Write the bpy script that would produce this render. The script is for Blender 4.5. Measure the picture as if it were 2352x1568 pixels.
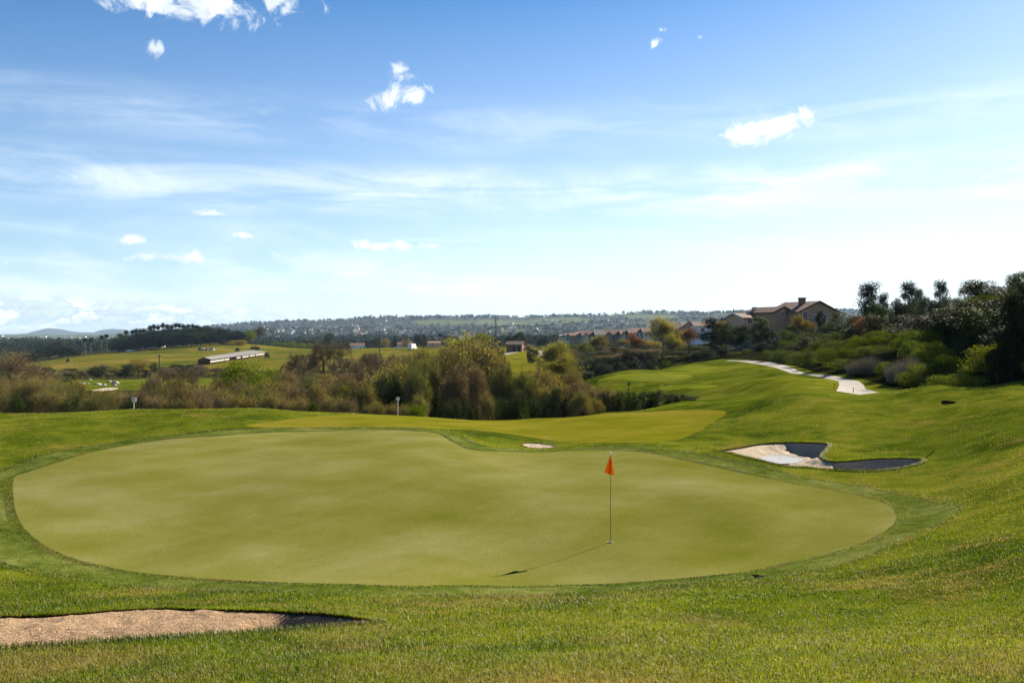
import bpy, math, random
import numpy as np
from mathutils import Vector
from mathutils.geometry import delaunay_2d_cdt
for o in list(bpy.data.objects): bpy.data.objects.remove(o)
S = bpy.context.scene
COL = S.collection
PI = math.pi
FW, CX, V0, EYE = 1881.0, 1176.0, 760.0, 5.0       # photo measured in a 2352 px wide frame

# ------------------------------------------------------------------ camera, sky, sun, exposure
cam = bpy.data.cameras.new('camera'); co = bpy.data.objects.new('camera', cam); COL.objects.link(co)
cam.sensor_width = 36; cam.lens = 36*FW/2352; cam.clip_start = .05; cam.clip_end = 60000
co.location = (0, 0, EYE); co.rotation_euler = (PI/2, 0, 0)
cam.shift_y = (V0-784)/2352.0
S.camera = co
SUN_EL, SUN_AZ = math.radians(30.5), math.radians(46.5)     # azimuth clockwise from +Y
sd = Vector((math.cos(SUN_EL)*math.sin(SUN_AZ), math.cos(SUN_EL)*math.cos(SUN_AZ), math.sin(SUN_EL)))
sl = bpy.data.lights.new('sun', 'SUN'); sl.energy = 5.0; sl.angle = math.radians(.5); sl.color = (1, .90, .72)
so = bpy.data.objects.new('sun', sl); COL.objects.link(so); so.rotation_euler = (-sd).to_track_quat('-Z', 'Y').to_euler()
so.location = (0, 0, 80)
S.view_settings.view_transform = 'Standard'; S.view_settings.look = 'None'
S.view_settings.exposure = 1.6; S.view_settings.gamma = 1
S.render.engine = 'CYCLES'

W = bpy.data.worlds.new('World'); S.world = W; W.use_nodes = True
KA = .76                                                    # overall scale of surface reflectance, tied to the exposure
def sc3(c): return tuple(x*KA for x in c)
class NT:                                                   # tiny node helper
    def __init__(s, tree): s.t = tree; s.n = tree.nodes; s.l = tree.links
    def node(s, typ, ins=None, **kw):
        n = s.n.new(typ)
        for k, v in kw.items(): setattr(n, k, v)
        if ins:
            for k, v in ins.items():
                if hasattr(v, 'is_linked') or isinstance(v, bpy.types.NodeSocket): s.l.new(v, n.inputs[k])
                else: n.inputs[k].default_value = v
        return n
    def math(s, op, a, b=0.0, c=0.0, clamp=False):
        return s.node('ShaderNodeMath', {0: a, 1: b, 2: c}, operation=op, use_clamp=clamp).outputs[0]
    def ramp01(s, v, a, b, interp='SMOOTHSTEP'):
        return s.node('ShaderNodeMapRange', {0: v, 1: a, 2: b, 3: 0.0, 4: 1.0}, interpolation_type=interp).outputs[0]
    def mix(s, f, a, b, mode='MIX'):
        n = s.node('ShaderNodeMix', data_type='RGBA', blend_type=mode)
        for i, v in ((0, f), (6, a), (7, b)):
            if isinstance(v, bpy.types.NodeSocket): s.l.new(v, n.inputs[i])
            elif i == 0: n.inputs[i].default_value = v
            else: n.inputs[i].default_value = (*v, 1) if len(v) == 3 else v
        return n.outputs[2]
    def noise(s, vec, scale, detail=4, rough=.55, dist=0.0):
        return s.node('ShaderNodeTexNoise', {'Vector': vec, 'Scale': scale, 'Detail': detail, 'Roughness': rough, 'Distortion': dist}).outputs[0]

def azel(U, V):
    return math.atan((U-CX)/FW), math.atan((V0-V)/math.hypot(FW, U-CX))

def build_world():
    t = NT(W.node_tree); t.n.clear()
    out = t.node('ShaderNodeOutputWorld')
    sky = t.node('ShaderNodeTexSky', sky_type='NISHITA', sun_disc=False, sun_elevation=SUN_EL, sun_rotation=SUN_AZ,
                 altitude=100, air_density=1.0, dust_density=.25, ozone_density=3.0)
    g = t.node('ShaderNodeTexCoord').outputs['Generated']
    nrm = t.node('ShaderNodeVectorMath', {0: g}, operation='NORMALIZE').outputs[0]
    sp = t.node('ShaderNodeSeparateXYZ', {0: nrm})
    az = t.math('ARCTAN2', sp.outputs[0], sp.outputs[1]); el = t.math('ARCSINE', sp.outputs[2])
    ae = t.node('ShaderNodeCombineXYZ', {0: az, 1: el, 2: 0.0}).outputs[0]
    n1 = t.noise(nrm, 24, 7, .62, .6)
    n2 = t.noise(nrm, 9, 5, .6, .3)
    # small cumulus puffs: (U, V, rU, rV, tilt deg, weight)
    puffs = [(490, 5, 170, 52, 0, 1.15), (310, -5, 190, 36, 0, 1.05), (630, 0, 110, 38, 0, 1.05), (915, 160, 55, 28, 10, 1.05), (880, 228, 38, 58, -35, 1.05), (955, 218, 55, 24, 15, 1.0),
             (1780, 292, 110, 34, 8, 1.08), (1845, 266, 52, 20, 8, 1.0), (1505, 102, 20, 14, 0, .85), (1520, 68, 18, 10, 0, .7), (355, 112, 24, 20, 0, .75), (1608, 86, 12, 8, 0, .7),
             (490, 491, 75, 14, 0, 1.0), (410, 592, 105, 18, 0, .98), (990, 566, 190, 17, 0, .92), (1267, 536, 36, 14, 12, .95), (2262, 407, 30, 12, 5, .95),
             (300, 552, 30, 12, 0, .8), (172, 405, 20, 14, 0, .65), (20, 640, 50, 14, 0, .8), (8, 605, 30, 10, 0, .8), (175, 670, 50, 9, 0, .7), (560, 540, 60, 8, 0, .65), (635, 585, 30, 10, -20, .7)]
    acc = None
    for U, V, ru, rv, tilt, w in puffs:
        a, e = azel(U, V)
        m = t.node('ShaderNodeMapping', {'Vector': ae, 'Location': (a, e, 0), 'Rotation': (0, 0, math.radians(tilt)), 'Scale': (ru/FW*1.3, rv/FW*1.3, 1)}, vector_type='TEXTURE')
        ln = t.node('ShaderNodeVectorMath', {0: m.outputs[0]}, operation='LENGTH').outputs['Value']
        f = t.node('ShaderNodeMapRange', {0: ln, 1: 0.0, 2: 1.0, 3: w, 4: 0.0}).outputs[0]
        acc = f if acc is None else t.math('MAXIMUM', acc, f)
    pm = t.math('ADD', acc, t.math('MULTIPLY', t.math('SUBTRACT', n1, .5), 3.1))
    pm = t.math('MULTIPLY', t.ramp01(pm, .45, .95), t.ramp01(acc, 0.0, .25))
    # low cumulus bank far left above the horizon
    a0, e0 = azel(150, 728)
    mb = t.node('ShaderNodeMapping', {'Vector': ae, 'Location': (a0, e0, 0), 'Scale': (600/FW, 52/FW, 1)}, vector_type='TEXTURE').outputs[0]
    bk = t.node('ShaderNodeMapRange', {0: t.node('ShaderNodeVectorMath', {0: mb}, operation='LENGTH').outputs['Value'], 1: .2, 2: 1.0, 3: 1.0, 4: 0.0}).outputs[0]
    st = t.node('ShaderNodeMapping', {'Vector': ae, 'Scale': (1, 2.6, 1)}).outputs[0]
    nb = t.noise(st, 26, 8, .68, .2)
    bank = t.math('MULTIPLY', bk, t.ramp01(nb, .42, .50))
    # cirrus: long streaks in bands of elevation
    cs = t.node('ShaderNodeMapping', {'Vector': ae, 'Rotation': (0, 0, math.radians(-6)), 'Scale': (1.7, 13, 1)}).outputs[0]
    c1 = t.noise(cs, 1.8, 8, .6, .9)
    c2 = t.noise(t.node('ShaderNodeMapping', {'Vector': ae, 'Location': (3, 1, 0), 'Rotation': (0, 0, math.radians(10)), 'Scale': (2.5, 7, 1)}).outputs[0], 2.2, 8, .65, 1.6)
    def band(Vc, hw, w):
        e = azel(CX, Vc)[1]
        d = t.math('ABSOLUTE', t.math('SUBTRACT', el, e))
        return t.node('ShaderNodeMapRange', {0: d, 1: 0.0, 2: hw/FW, 3: w, 4: 0.0}, interpolation_type='SMOOTHSTEP').outputs[0]
    bsum = t.math('MAXIMUM', band(445, 90, 1.0), t.math('MAXIMUM', band(655, 125, 1.05), t.math('MAXIMUM', band(300, 90, .40), band(550, 60, .45))))
    wr = t.ramp01(az, -.6, .65, 'LINEAR')
    ci = t.math('ADD', t.math('MULTIPLY', t.ramp01(c1, .36, .70), .85), t.math('MULTIPLY', t.ramp01(c2, .42, .75), .55))
    ci = t.math('MULTIPLY', ci, bsum)
    ci = t.math('MULTIPLY', ci, t.math('ADD', .75, t.math('MULTIPLY', wr, .75)), clamp=True)
    ci = t.math('MAXIMUM', ci, t.math('MULTIPLY', t.math('MULTIPLY', band(625, 130, 1.0), t.ramp01(az, -.15, .45)), t.ramp01(c1, .28, .55)))
    # milky veil getting stronger towards the horizon and towards the sun side
    veil = t.math('MULTIPLY', t.node('ShaderNodeMapRange', {0: el, 1: .0, 2: .46, 3: 1.0, 4: 0.0}).outputs[0], t.math('ADD', .42, t.math('MULTIPLY', wr, .95)), clamp=True)
    base = t.node('ShaderNodeHueSaturation', {'Color': sky.outputs[0], 'Saturation': 1.45, 'Value': 1.0}).outputs[0]
    base = t.mix(1.0, base, (.96, 1.08, 1.16), 'MULTIPLY')
    c = t.mix(t.math('MULTIPLY', veil, .72), base, (10.0, 10.6, 11.4))
    c = t.mix(t.math('MULTIPLY', ci, .80), c, (9.8, 10.3, 10.8))
    shade = t.mix(t.ramp01(nb, .47, .60), (5.0, 6.1, 7.9), (11.5, 11.3, 11.0))
    c = t.mix(t.math('MULTIPLY', bank, .85), c, shade)
    pshade = t.mix(t.ramp01(n2, .42, .6), (8.2, 8.6, 9.2), (12, 12, 11.8))
    c = t.mix(t.math('MULTIPLY', pm, .95), c, pshade)
    c = t.mix(1.0, c, (.735, .765, .770), 'MULTIPLY')
    bg = t.node('ShaderNodeBackground', {'Color': c, 'Strength': .05})
    t.l.new(bg.outputs[0], out.inputs[0])
build_world()

# ------------------------------------------------------------------ terrain height from control points
def P(U, V, y): return ((U-CX)/FW*y, y, EYE-(V-V0)/FW*y)
def Q(U, y, z): return ((U-CX)/FW*y, y, z)
C = [(0,-20,3.4), (-14,-20,3.2), (14,-20,3.6), (0,0,3.35), (0,2.5,3.15), (-13,3,2.7), (13,3,3.6), (-22,10,1.6), (24,12,2.9), (-30,28,.8), (40,25,4.2),(-60,40,.8),
 P(0,1568,5.2), P(600,1568,5.1), P(1176,1568,5), P(1700,1568,5), P(2352,1568,4.8),
 P(0,1492,7.3), P(0,1416,11.5), P(0,1330,15.5), P(0,1200,20.5), P(0,1100,26), P(0,1020,32), P(0,960,41), P(0,948,46),
 P(600,1500,7), P(600,1440,9.3), P(600,1398,11.8), P(600,1350,15.2),
 P(1176,1480,7.6), P(1176,1400,11), P(1176,1347,16),
 P(1400,1450,8.6), P(1400,1370,13), P(1400,1341,16),
 P(1700,1450,8.5), P(1700,1360,12.5), P(1700,1310,16.6),
 P(1900,1450,8.5), P(1900,1350,12.5), P(1900,1270,17.5),
 P(2150,1400,9.5), P(2150,1280,14), P(2150,1180,20), P(2150,1100,25), P(2150,1050,29), P(2150,1000,33), P(2150,930,39), P(2150,885,44),
 P(2352,1400,8.5), P(2352,1250,13), P(2352,1100,20), P(2352,1000,27), P(2352,930,34), P(2352,876,42),
 # green
 P(32,1100,25.6), P(300,1095,25.5), P(300,1020,33), P(700,992,37), P(1000,990,37), P(1000,1095,26), P(650,1095,25.7), P(300,1200,21), P(300,1285,18),
 P(700,1200,21), P(700,1300,17.4), P(1050,1245,19.4), P(1403,1245,19.4), P(1700,1150,23), P(2000,1180,21.5), P(1450,1040,32), P(1700,1095,27), P(1700,1230,19.8), P(1150,1045,32), P(1200,1140,23.6),
 # right bunker surroundings
 P(1640,1036,32), P(1750,1060,29.2), P(1850,1076,28.4), P(1800,1016,34), P(1900,1018,33), P(1885,1048,30.2), P(2000,1082,27), P(2000,1052,29.4), P(2120,1060,27.6), P(1960,1020,33), P(1900,950,40), P(1900,905,48),
 P(1560,1005,37), P(1700,980,39.5), P(1700,940,47), P(1700,905,59), P(1700,880,70),
 P(1230,1022,38), P(1230,1000,41), P(1230,975,46), P(1400,1018,36.5), P(1400,985,42), P(1400,947,52), P(1550,960,46), P(1550,921,58), P(1100,1000,39), P(1000,975,41.5), P(1000,958,48), P(1230,961,50),
 P(800,975,39.5), P(800,946,46), P(600,968,40), P(600,935,46), P(420,950,41), P(307,938,46), P(300,975,38), P(150,985,36), P(90,950,45),
 # behind the crest
 *[Q(u,54,-1.0) for u in (-200,90,307,600,800,1000,1230)], *[Q(u,61,-3) for u in (-200,90,307,600,800,1000,1230)], Q(1400,59,-1.5), Q(1400,67,-2.6), Q(1550,66,-1.0), Q(1480,73,-1.7),
 *[Q(u,100,-4.6) for u in (-500,0,300,600,900,1150)], *[Q(u,150,-5.6) for u in (-500,0,300,600,900)], *[Q(u,190,-7) for u in (-500,0,190,270,450,600,900)], *[Q(u,250,-9.2) for u in (-500,0,300,600,900)],
 P(190,892,170), P(270,892,170), P(190,872,205), P(270,872,205), P(450,885,185),
 # tees
 P(1450,902,83.5), P(1400,889,85.5), P(1540,885,85.5), P(1400,876,88), P(1540,872,88), P(1400,862,98), P(1450,857,103), P(1540,856,103), P(1575,893,72), P(1640,890,71), P(1590,882,78), P(1600,851,112), P(1600,838,126), P(1500,858,112),
 P(1690,852,86), P(1745,841,87), P(1715,869,76), P(1600,899,69), P(1740,838,98), P(1780,845,80), P(1700,828,107), P(1800,849,80), P(1880,864,69), P(1970,890,56), P(1921,902,50), P(1770,880,60), P(1840,868,62), P(1820,900,48), P(1650,862,87),
 Q(1640,150,1), Q(1500,150,-1.5), Q(1400,130,-3.2), Q(1300,120,-4.2),
 # hillside right of the path
 *[(26.5,y,1.45) for y in (48,54,62,70)], (29,82,1.4), (32,95,1.5), (33,108,1.5), (31,44,2.5), (40,36,4.2),
 (35,60,5.3), (36,76,4.4), (37,92,3.3), (40,52,6.6), (45,62,8.0), (45,72,7.4), (45,86,5.2), (46,100,4.0), (48,48,7.8), (45,118,3.2), (40,118,2.5), (60,70,7.6), (62,100,4.8), (75,80,7.0), (90,60,8.4),
 Q(1865,150,3.2), Q(1960,152,3.8), Q(1780,150,2.6), Q(2300,150,6), Q(1710,200,2.4), Q(1800,210,3), Q(1590,280,0), Q(1700,290,1),
 # mid ground
 P(1210,858,165), P(1210,830,225), P(1200,806,290), P(1180,798,325), P(1280,812,270), P(1400,799,380), P(1300,799,380), P(1500,796,380), Q(1700,400,0), Q(2000,300,3), Q(2500,300,3),
 P(1000,835,260), P(1000,800,430), P(900,808,420), P(610,816,430), P(540,823,390), P(480,839,330), P(900,799,500), P(760,812,410), P(720,802,500), P(612,796,500), P(547,788,520), P(430,800,480), P(390,799,500), P(390,816,420), P(286,817,420), P(286,812,470), P(182,823,430), P(90,838,400), P(300,850,320), P(600,845,320), P(100,862,290), P(0,850,350), P(760,840,320),
 *[Q(u,620,-10) for u in (300,600,900)], Q(450,560,-3.5),
 *[P(u,v,1000) for u,v in ((-900,800),(-300,800),(0,800),(300,800),(600,797),(900,795),(1200,790),(1500,786),(1800,780),(2300,775),(3000,770))],
 *[P(u,v,1600) for u,v in ((-900,792),(-300,792),(0,790),(300,787),(600,784),(900,780),(1200,778),(1500,775),(1800,770),(2300,765),(3000,765))],
 *[P(u,v,2400) for u,v in ((-900,782),(-300,782),(0,782),(300,780),(500,772),(700,766),(900,764),(1200,758),(1500,755),(1800,748),(2300,740),(3000,740))],
 *[P(u,v,3200) for u,v in ((-900,775),(-300,775),(0,776),(200,774),(400,768),(600,752),(800,745),(1000,741),(1200,738),(1350,736),(1500,731),(1800,726),(2300,720),(3000,720))],
 *[P(u,v,3800) for u,v in ((-900,770),(-300,770),(0,771),(200,770),(330,768),(430,757),(520,746),(600,743),(700,738),(800,735),(870,729),(950,731),(1050,728),(1150,727),(1250,728),(1350,726),(1450,720),(1560,717),(1650,719),(1800,713),(2300,708),(3000,708))],
 *[P(u,v,5200) for u,v in ((-900,772),(0,771),(300,770),(500,765),(900,755),(1500,750),(2300,745),(3000,745))],
 *[Q(u,8000,-40) for u in (-900,0,700,1500,2300,3000)], *[Q(u,14000,-40) for u in (-900,700,3000)]]
C = np.array(C, float)
Y0, AS, BS = 25.0, 1.0, 1.0
def warp(x, y): return np.stack([x/(y+Y0)*2.2, np.log(y+Y0)], -1)
def tps_k(d2): return .5*d2*np.log(d2+1e-12)
cw = warp(C[:,0], C[:,1])
_, ui = np.unique(np.round(cw, 4), axis=0, return_index=True); C = C[ui]; cw = cw[ui]
# interpolate slope-like quantity z/(y+25) so that far points do not dominate
cz = C[:,2]/(C[:,1]+Y0)
nC = len(C)
K = tps_k(((cw[:,None]-cw[None])**2).sum(-1)) + np.eye(nC)*2e-6
Pm = np.c_[np.ones(nC), cw]
A = np.block([[K, Pm], [Pm.T, np.zeros((3,3))]])
sol = np.linalg.solve(A, np.r_[cz, np.zeros(3)])
def Hexact(x, y):
    w = warp(x, y); out = np.empty(len(w))
    for i in range(0, len(w), 20000):
        q = w[i:i+20000]
        out[i:i+20000] = tps_k(((q[:,None]-cw[None])**2).sum(-1))@sol[:nC] + sol[nC] + q@sol[nC+1:]
    return out*(y+Y0)
GA = np.linspace(-2.35, 2.35, 380); GB = np.linspace(math.log(3), math.log(15100), 760)
ga, gb = np.meshgrid(GA, GB); gy = np.exp(gb)-Y0; gx = ga/2.2*(gy+Y0)
rs = np.random.RandomState(3)
def vnoise(x, y, seed=0):
    xi = np.floor(x).astype(np.int64); yi = np.floor(y).astype(np.int64); fx = x-xi; fy = y-yi
    fx = fx*fx*(3-2*fx); fy = fy*fy*(3-2*fy)
    def h(a, b):
        n = (a*374761393 + b*668265263 + seed*974711) & 0xffffffff
        n = ((n ^ (n >> 13))*1274126177) & 0xffffffff
        return ((n ^ (n >> 16)) & 0xffff)/65535.0
    return (h(xi,yi)*(1-fx)+h(xi+1,yi)*fx)*(1-fy)+(h(xi,yi+1)*(1-fx)+h(xi+1,yi+1)*fx)*fy
def fbm(x, y, seed=0, o=4):
    s = 0; a = .5; t = 0
    for k in range(o): s = s+a*vnoise(x*2**k, y*2**k, seed+k*7); t += a; a *= .5
    return s/t
Gz = Hexact(gx.ravel(), gy.ravel()).reshape(gx.shape)
sm = lambda v, a, b: (lambda t: t*t*(3-2*t))(np.clip((v-a)/(b-a), 0, 1))
Gz += sm(gy, 700, 2200)*(1-sm(gy, 3300, 3800)*.6)*(fbm(gx/420, gy/420, 5, 4)-.5)*46
Gz += sm(gy, 60, 160)*(1-sm(gy, 700, 900))*(fbm(gx/26, gy/26, 9, 3)-.5)*1.2
Gz += (1-sm(gy, 60, 120))*(fbm(gx/5.5, gy/5.5, 2, 3)-.5)*.16*sm(gy, 4, 12)
Gz += (fbm(gx/8, gy/15, 41, 3)-.5)*.9*sm(gy, 36, 50)*(1-sm(gy, 105, 130))*sm(gx, 3, 10)*(1-sm(gx-(gy-54)*.12, 17, 22))
def Hf(x, y):
    x = np.asarray(x, float); y = np.asarray(y, float)
    a = x/(y+Y0)*2.2; b = np.log(np.maximum(y+Y0, 3.01))
    ia = np.clip((a-GA[0])/(GA[1]-GA[0]), 0, len(GA)-1.001); ib = np.clip((b-GB[0])/(GB[1]-GB[0]), 0, len(GB)-1.001)
    i = ia.astype(int); j = ib.astype(int); u = ia-i; v = ib-j
    return Gz[j,i]*(1-u)*(1-v)+Gz[j,i+1]*u*(1-v)+Gz[j+1,i]*(1-u)*v+Gz[j+1,i+1]*u*v
def H(x, y): return float(Hf(np.array([x]), np.array([y]))[0])
def hit(U, V, y0=3.0, y1=200.0):
    n = 4000; y = y0*(y1/y0)**np.linspace(0, 1, n); x = (U-CX)/FW*y; z = EYE-(V-V0)/FW*y
    d = z-Hf(x, y); k = np.where(d <= 0)[0]
    k = k[0] if len(k) else int(np.argmin(d/y))
    return float(x[k]), float(y[k])
def uy(U, y): return ((U-CX)/FW*y, y)

# ------------------------------------------------------------------ mesh helpers and tagging
def tag(o, label=None, cat=None, group=None, kind=None):
    if label: o['label'] = label
    if cat: o['category'] = cat
    if group: o['group'] = group
    if kind: o['kind'] = kind
    return o
def npmesh(name, V, F, mats=(), midx=None, smooth=False, attrs=None):
    me = bpy.data.meshes.new(name); V = np.asarray(V, np.float32)
    me.vertices.add(len(V)); me.vertices.foreach_set('co', V.ravel())
    if isinstance(F, np.ndarray):
        k = F.shape[1]; loops = F.ravel(); starts = np.arange(len(F))*k
    else:
        lens = np.array([len(f) for f in F]); loops = np.concatenate([np.asarray(f) for f in F]); starts = np.r_[0, np.cumsum(lens)[:-1]]
    me.loops.add(len(loops)); me.loops.foreach_set('vertex_index', loops.astype(np.int32))
    me.polygons.add(len(starts)); me.polygons.foreach_set('loop_start', starts.astype(np.int32))
    for m in mats: me.materials.append(m)
    if midx is not None: me.polygons.foreach_set('material_index', np.asarray(midx, np.int32))
    me.polygons.foreach_set('use_smooth', np.full(len(starts), smooth))
    if attrs:
        for k, v in attrs.items():
            at = me.attributes.new(k, 'FLOAT', 'POINT'); at.data.foreach_set('value', np.asarray(v, np.float32))
    me.update(calc_edges=True)
    return me
def link(name, me, parent=None):
    o = bpy.data.objects.new(name, me); COL.objects.link(o)
    if parent: o.parent = parent
    return o
def empty(name, loc=(0,0,0), rz=0, sc=(1,1,1)):
    o = bpy.data.objects.new(name, None); COL.objects.link(o); o.location = loc; o.rotation_euler = (0,0,rz); o.scale = sc
    o.empty_display_size = .2
    return o
class MB:                                                   # collects boxes, tubes, prisms into one mesh
    def __init__(s): s.v = []; s.f = []; s.m = []
    def add(s, v, f, m=0):
        b = len(s.v); s.v += [tuple(p) for p in v]; s.f += [tuple(b+i for i in q) for q in f]; s.m += [m]*len(f)
    def box(s, x0, y0, z0, x1, y1, z1, m=0):
        s.add([(x0,y0,z0),(x1,y0,z0),(x1,y1,z0),(x0,y1,z0),(x0,y0,z1),(x1,y0,z1),(x1,y1,z1),(x0,y1,z1)],
              [(0,3,2,1),(4,5,6,7),(0,1,5,4),(1,2,6,5),(2,3,7,6),(3,0,4,7)], m)
    def tube(s, pts, rad, n=6, m=0):
        pts = [Vector(p) for p in pts]; b = len(s.v)
        for i, p in enumerate(pts):
            d = (pts[min(i+1,len(pts)-1)]-pts[max(i-1,0)]).normalized()
            a = d.cross(Vector((0,0,1)) if abs(d.z) < .9 else Vector((1,0,0))).normalized(); c = d.cross(a)
            r = rad[i] if hasattr(rad, '__len__') else rad
            s.v += [tuple(p+(a*math.cos(2*PI*k/n)+c*math.sin(2*PI*k/n))*r) for k in range(n)]
        for i in range(len(pts)-1):
            for k in range(n):
                s.f.append((b+i*n+k, b+i*n+(k+1)%n, b+(i+1)*n+(k+1)%n, b+(i+1)*n+k)); s.m.append(m)
        s.f.append(tuple(b+k for k in range(n))[::-1]); s.m.append(m)
        s.f.append(tuple(b+(len(pts)-1)*n+k for k in range(n))); s.m.append(m)
    def build(s, name, mats, parent=None, smooth=False):
        if not isinstance(mats, (list, tuple)): mats = [mats]
        me = npmesh(name, s.v, s.f, mats, s.m, smooth); return link(name, me, parent)

# ------------------------------------------------------------------ materials
def newmat(name):
    m = bpy.data.materials.new(name); m.use_nodes = True; t = NT(m.node_tree); t.n.clear()
    return m, t, t.node('ShaderNodeOutputMaterial')
def turf(name, cols, patch=.18, mid=1.4, fine=22, bump=.35, bumpd=.03, rough=.95, spec=.04, dead=None, stretch=1.0, fineamt=.5, mow=0):
    """cols: dark, mid, light turf colours; dead: colour of dry patches"""
    cols = [sc3(c) for c in cols]
    if dead: dead = (sc3(dead[0]),)+tuple(dead[1:])
    m, t, out = newmat(name)
    p = t.node('ShaderNodeNewGeometry').outputs['Position']
    ps = t.node('ShaderNodeMapping', {'Vector': p, 'Scale': (1, stretch, 1)}).outputs[0]
    a = t.noise(ps, patch, 4, .6, .4); b = t.noise(ps, mid, 5, .65, .3); c = t.noise(p, fine, 3, .7)
    s = t.math('ADD', t.math('MULTIPLY', a, .9), t.math('MULTIPLY', b, .6)); s = t.math('ADD', s, t.math('MULTIPLY', c, fineamt))
    if mow:
        wv = t.node('ShaderNodeTexWave', {'Vector': t.node('ShaderNodeMapping', {'Vector': p, 'Rotation': (0,0,.62)}).outputs[0], 'Scale': .13, 'Distortion': .6}).outputs['Fac']
        s = t.math('ADD', s, t.math('MULTIPLY', t.math('SUBTRACT', t.ramp01(wv, .35, .65), .5), mow))
    lo = .75+fineamt*.5-.30; hi = lo+.60
    v = t.ramp01(s, lo, hi, 'LINEAR')
    cr = t.node('ShaderNodeValToRGB', {0: v}); e = cr.color_ramp.elements
    e[0].color = (*cols[0], 1); e[0].position = .15; e[1].color = (*cols[2], 1); e[1].position = .85
    k = e.new(.5); k.color = (*cols[1], 1)
    col = cr.outputs[0]
    if dead:
        dn = t.noise(t.node('ShaderNodeMapping', {'Vector': p, 'Location': (7, 3, 0)}).outputs[0], dead[1], 5, .65, .5)
        col = t.mix(t.math('MULTIPLY', t.ramp01(t.math('ADD', dn, t.math('MULTIPLY', t.math('SUBTRACT', c, .5), .25)), dead[2], dead[2]+.12), dead[3]), col, dead[0])
    bs = t.node('ShaderNodeBsdfDiffuse', {'Color': col, 'Roughness': 0.0})   # matt: turf has no sheen of its own
    bn = t.math('ADD', t.math('MULTIPLY', c, .5), t.math('MULTIPLY', b, 1.0))
    bp = t.node('ShaderNodeBump', {'Strength': bump, 'Distance': bumpd, 'Height': bn})
    t.l.new(bp.outputs[0], bs.inputs['Normal']); t.l.new(bs.outputs[0], out.inputs[0])
    return m
def plain(name, col, rough=.7, spec=.3, var=.15, scale=3.0, metal=0.0, bump=0.0):
    col = sc3(col)
    m, t, out = newmat(name)
    p = t.node('ShaderNodeTexCoord').outputs['Object']
    n = t.noise(p, scale, 5, .6)
    c = t.mix(n, tuple(x*(1-var) for x in col), tuple(min(1, x*(1+var)) for x in col))
    bs = t.node('ShaderNodeBsdfPrincipled', {'Base Color': c, 'Roughness': rough, 'Specular IOR Level': spec, 'Metallic': metal})
    if bump:
        bp = t.node('ShaderNodeBump', {'Strength': bump, 'Distance': .03, 'Height': n}); t.l.new(bp.outputs[0], bs.inputs['Normal'])
    t.l.new(bs.outputs[0], out.inputs[0]); return m
def leafmat(name, c1, c2, trans=.35, rough=.5, spec=.35, objvar=.35):
    c1, c2 = sc3(c1), sc3(c2)
    m, t, out = newmat(name)
    at = t.node('ShaderNodeAttribute', attribute_name='tint').outputs['Fac']
    rnd = t.node('ShaderNodeObjectInfo').outputs['Random']
    c = t.mix(at, c1, c2)
    v = t.math('ADD', 1-objvar/2, t.math('MULTIPLY', rnd, objvar))
    hs = t.node('ShaderNodeHueSaturation', {'Color': c, 'Hue': t.math('ADD', .49, t.math('MULTIPLY', t.math('FRACT', t.math('MULTIPLY', rnd, 7.3)), .02)), 'Value': v})
    bs = t.node('ShaderNodeBsdfPrincipled', {'Base Color': hs.outputs[0], 'Roughness': rough, 'Specular IOR Level': spec})
    tr = t.node('ShaderNodeBsdfTranslucent', {'Color': t.node('ShaderNodeHueSaturation', {'Color': hs.outputs[0], 'Saturation': 1.1, 'Value': 1.4}).outputs[0]})
    mx = t.node('ShaderNodeMixShader', {0: trans, 1: bs.outputs[0], 2: tr.outputs[0]})
    t.l.new(mx.outputs[0], out.inputs[0]); return m
G_ROUGH = ((.024,.044,.003), (.084,.108,.007), (.172,.165,.018))
M = {}
M['rough'] = turf('rough_grass', G_ROUGH, patch=.13, mid=.9, fine=16, bump=.8, bumpd=.08, dead=((.19,.14,.030), .45, .57, .6))
M['collar'] = turf('collar_grass', ((.030,.052,.006),(.088,.114,.018),(.175,.182,.055)), patch=.3, mid=3, fine=24, bump=.9, bumpd=.05, rough=.95, spec=.04)
M['green'] = turf('putting_green_grass', ((.108,.116,.012),(.152,.150,.034),(.205,.195,.075)), patch=.09, mid=.30, fine=15, bump=.25, bumpd=.01, stretch=1.2, fineamt=.46, mow=.035)
M['fairway'] = turf('fairway_grass', ((.090,.104,.005),(.145,.138,.010),(.200,.165,.024)), patch=.1, mid=.5, fine=14, bump=.3, bumpd=.03, stretch=2.4, fineamt=.3, mow=.04)
M['tee'] = turf('tee_grass', ((.105,.135,.006),(.140,.160,.014),(.17,.18,.026)), patch=.1, mid=.6, fine=14, bump=.1, fineamt=.2)
M['field'] = turf('field_grass', ((.040,.068,.004),(.112,.108,.010),(.215,.155,.034)), patch=.018, mid=.09, fine=.9, bump=.4, bumpd=.3, stretch=2)
M['scrub'] = turf('scrub_ground', ((.016,.022,.005),(.036,.040,.010),(.070,.058,.020)), patch=.05, mid=.3, fine=3, bump=.6, bumpd=.2)
M['hillside'] = turf('hillside_soil', ((.008,.012,.003),(.016,.020,.006),(.030,.030,.010)), patch=.15, mid=.8, fine=6, bump=.8, bumpd=.2)
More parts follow.
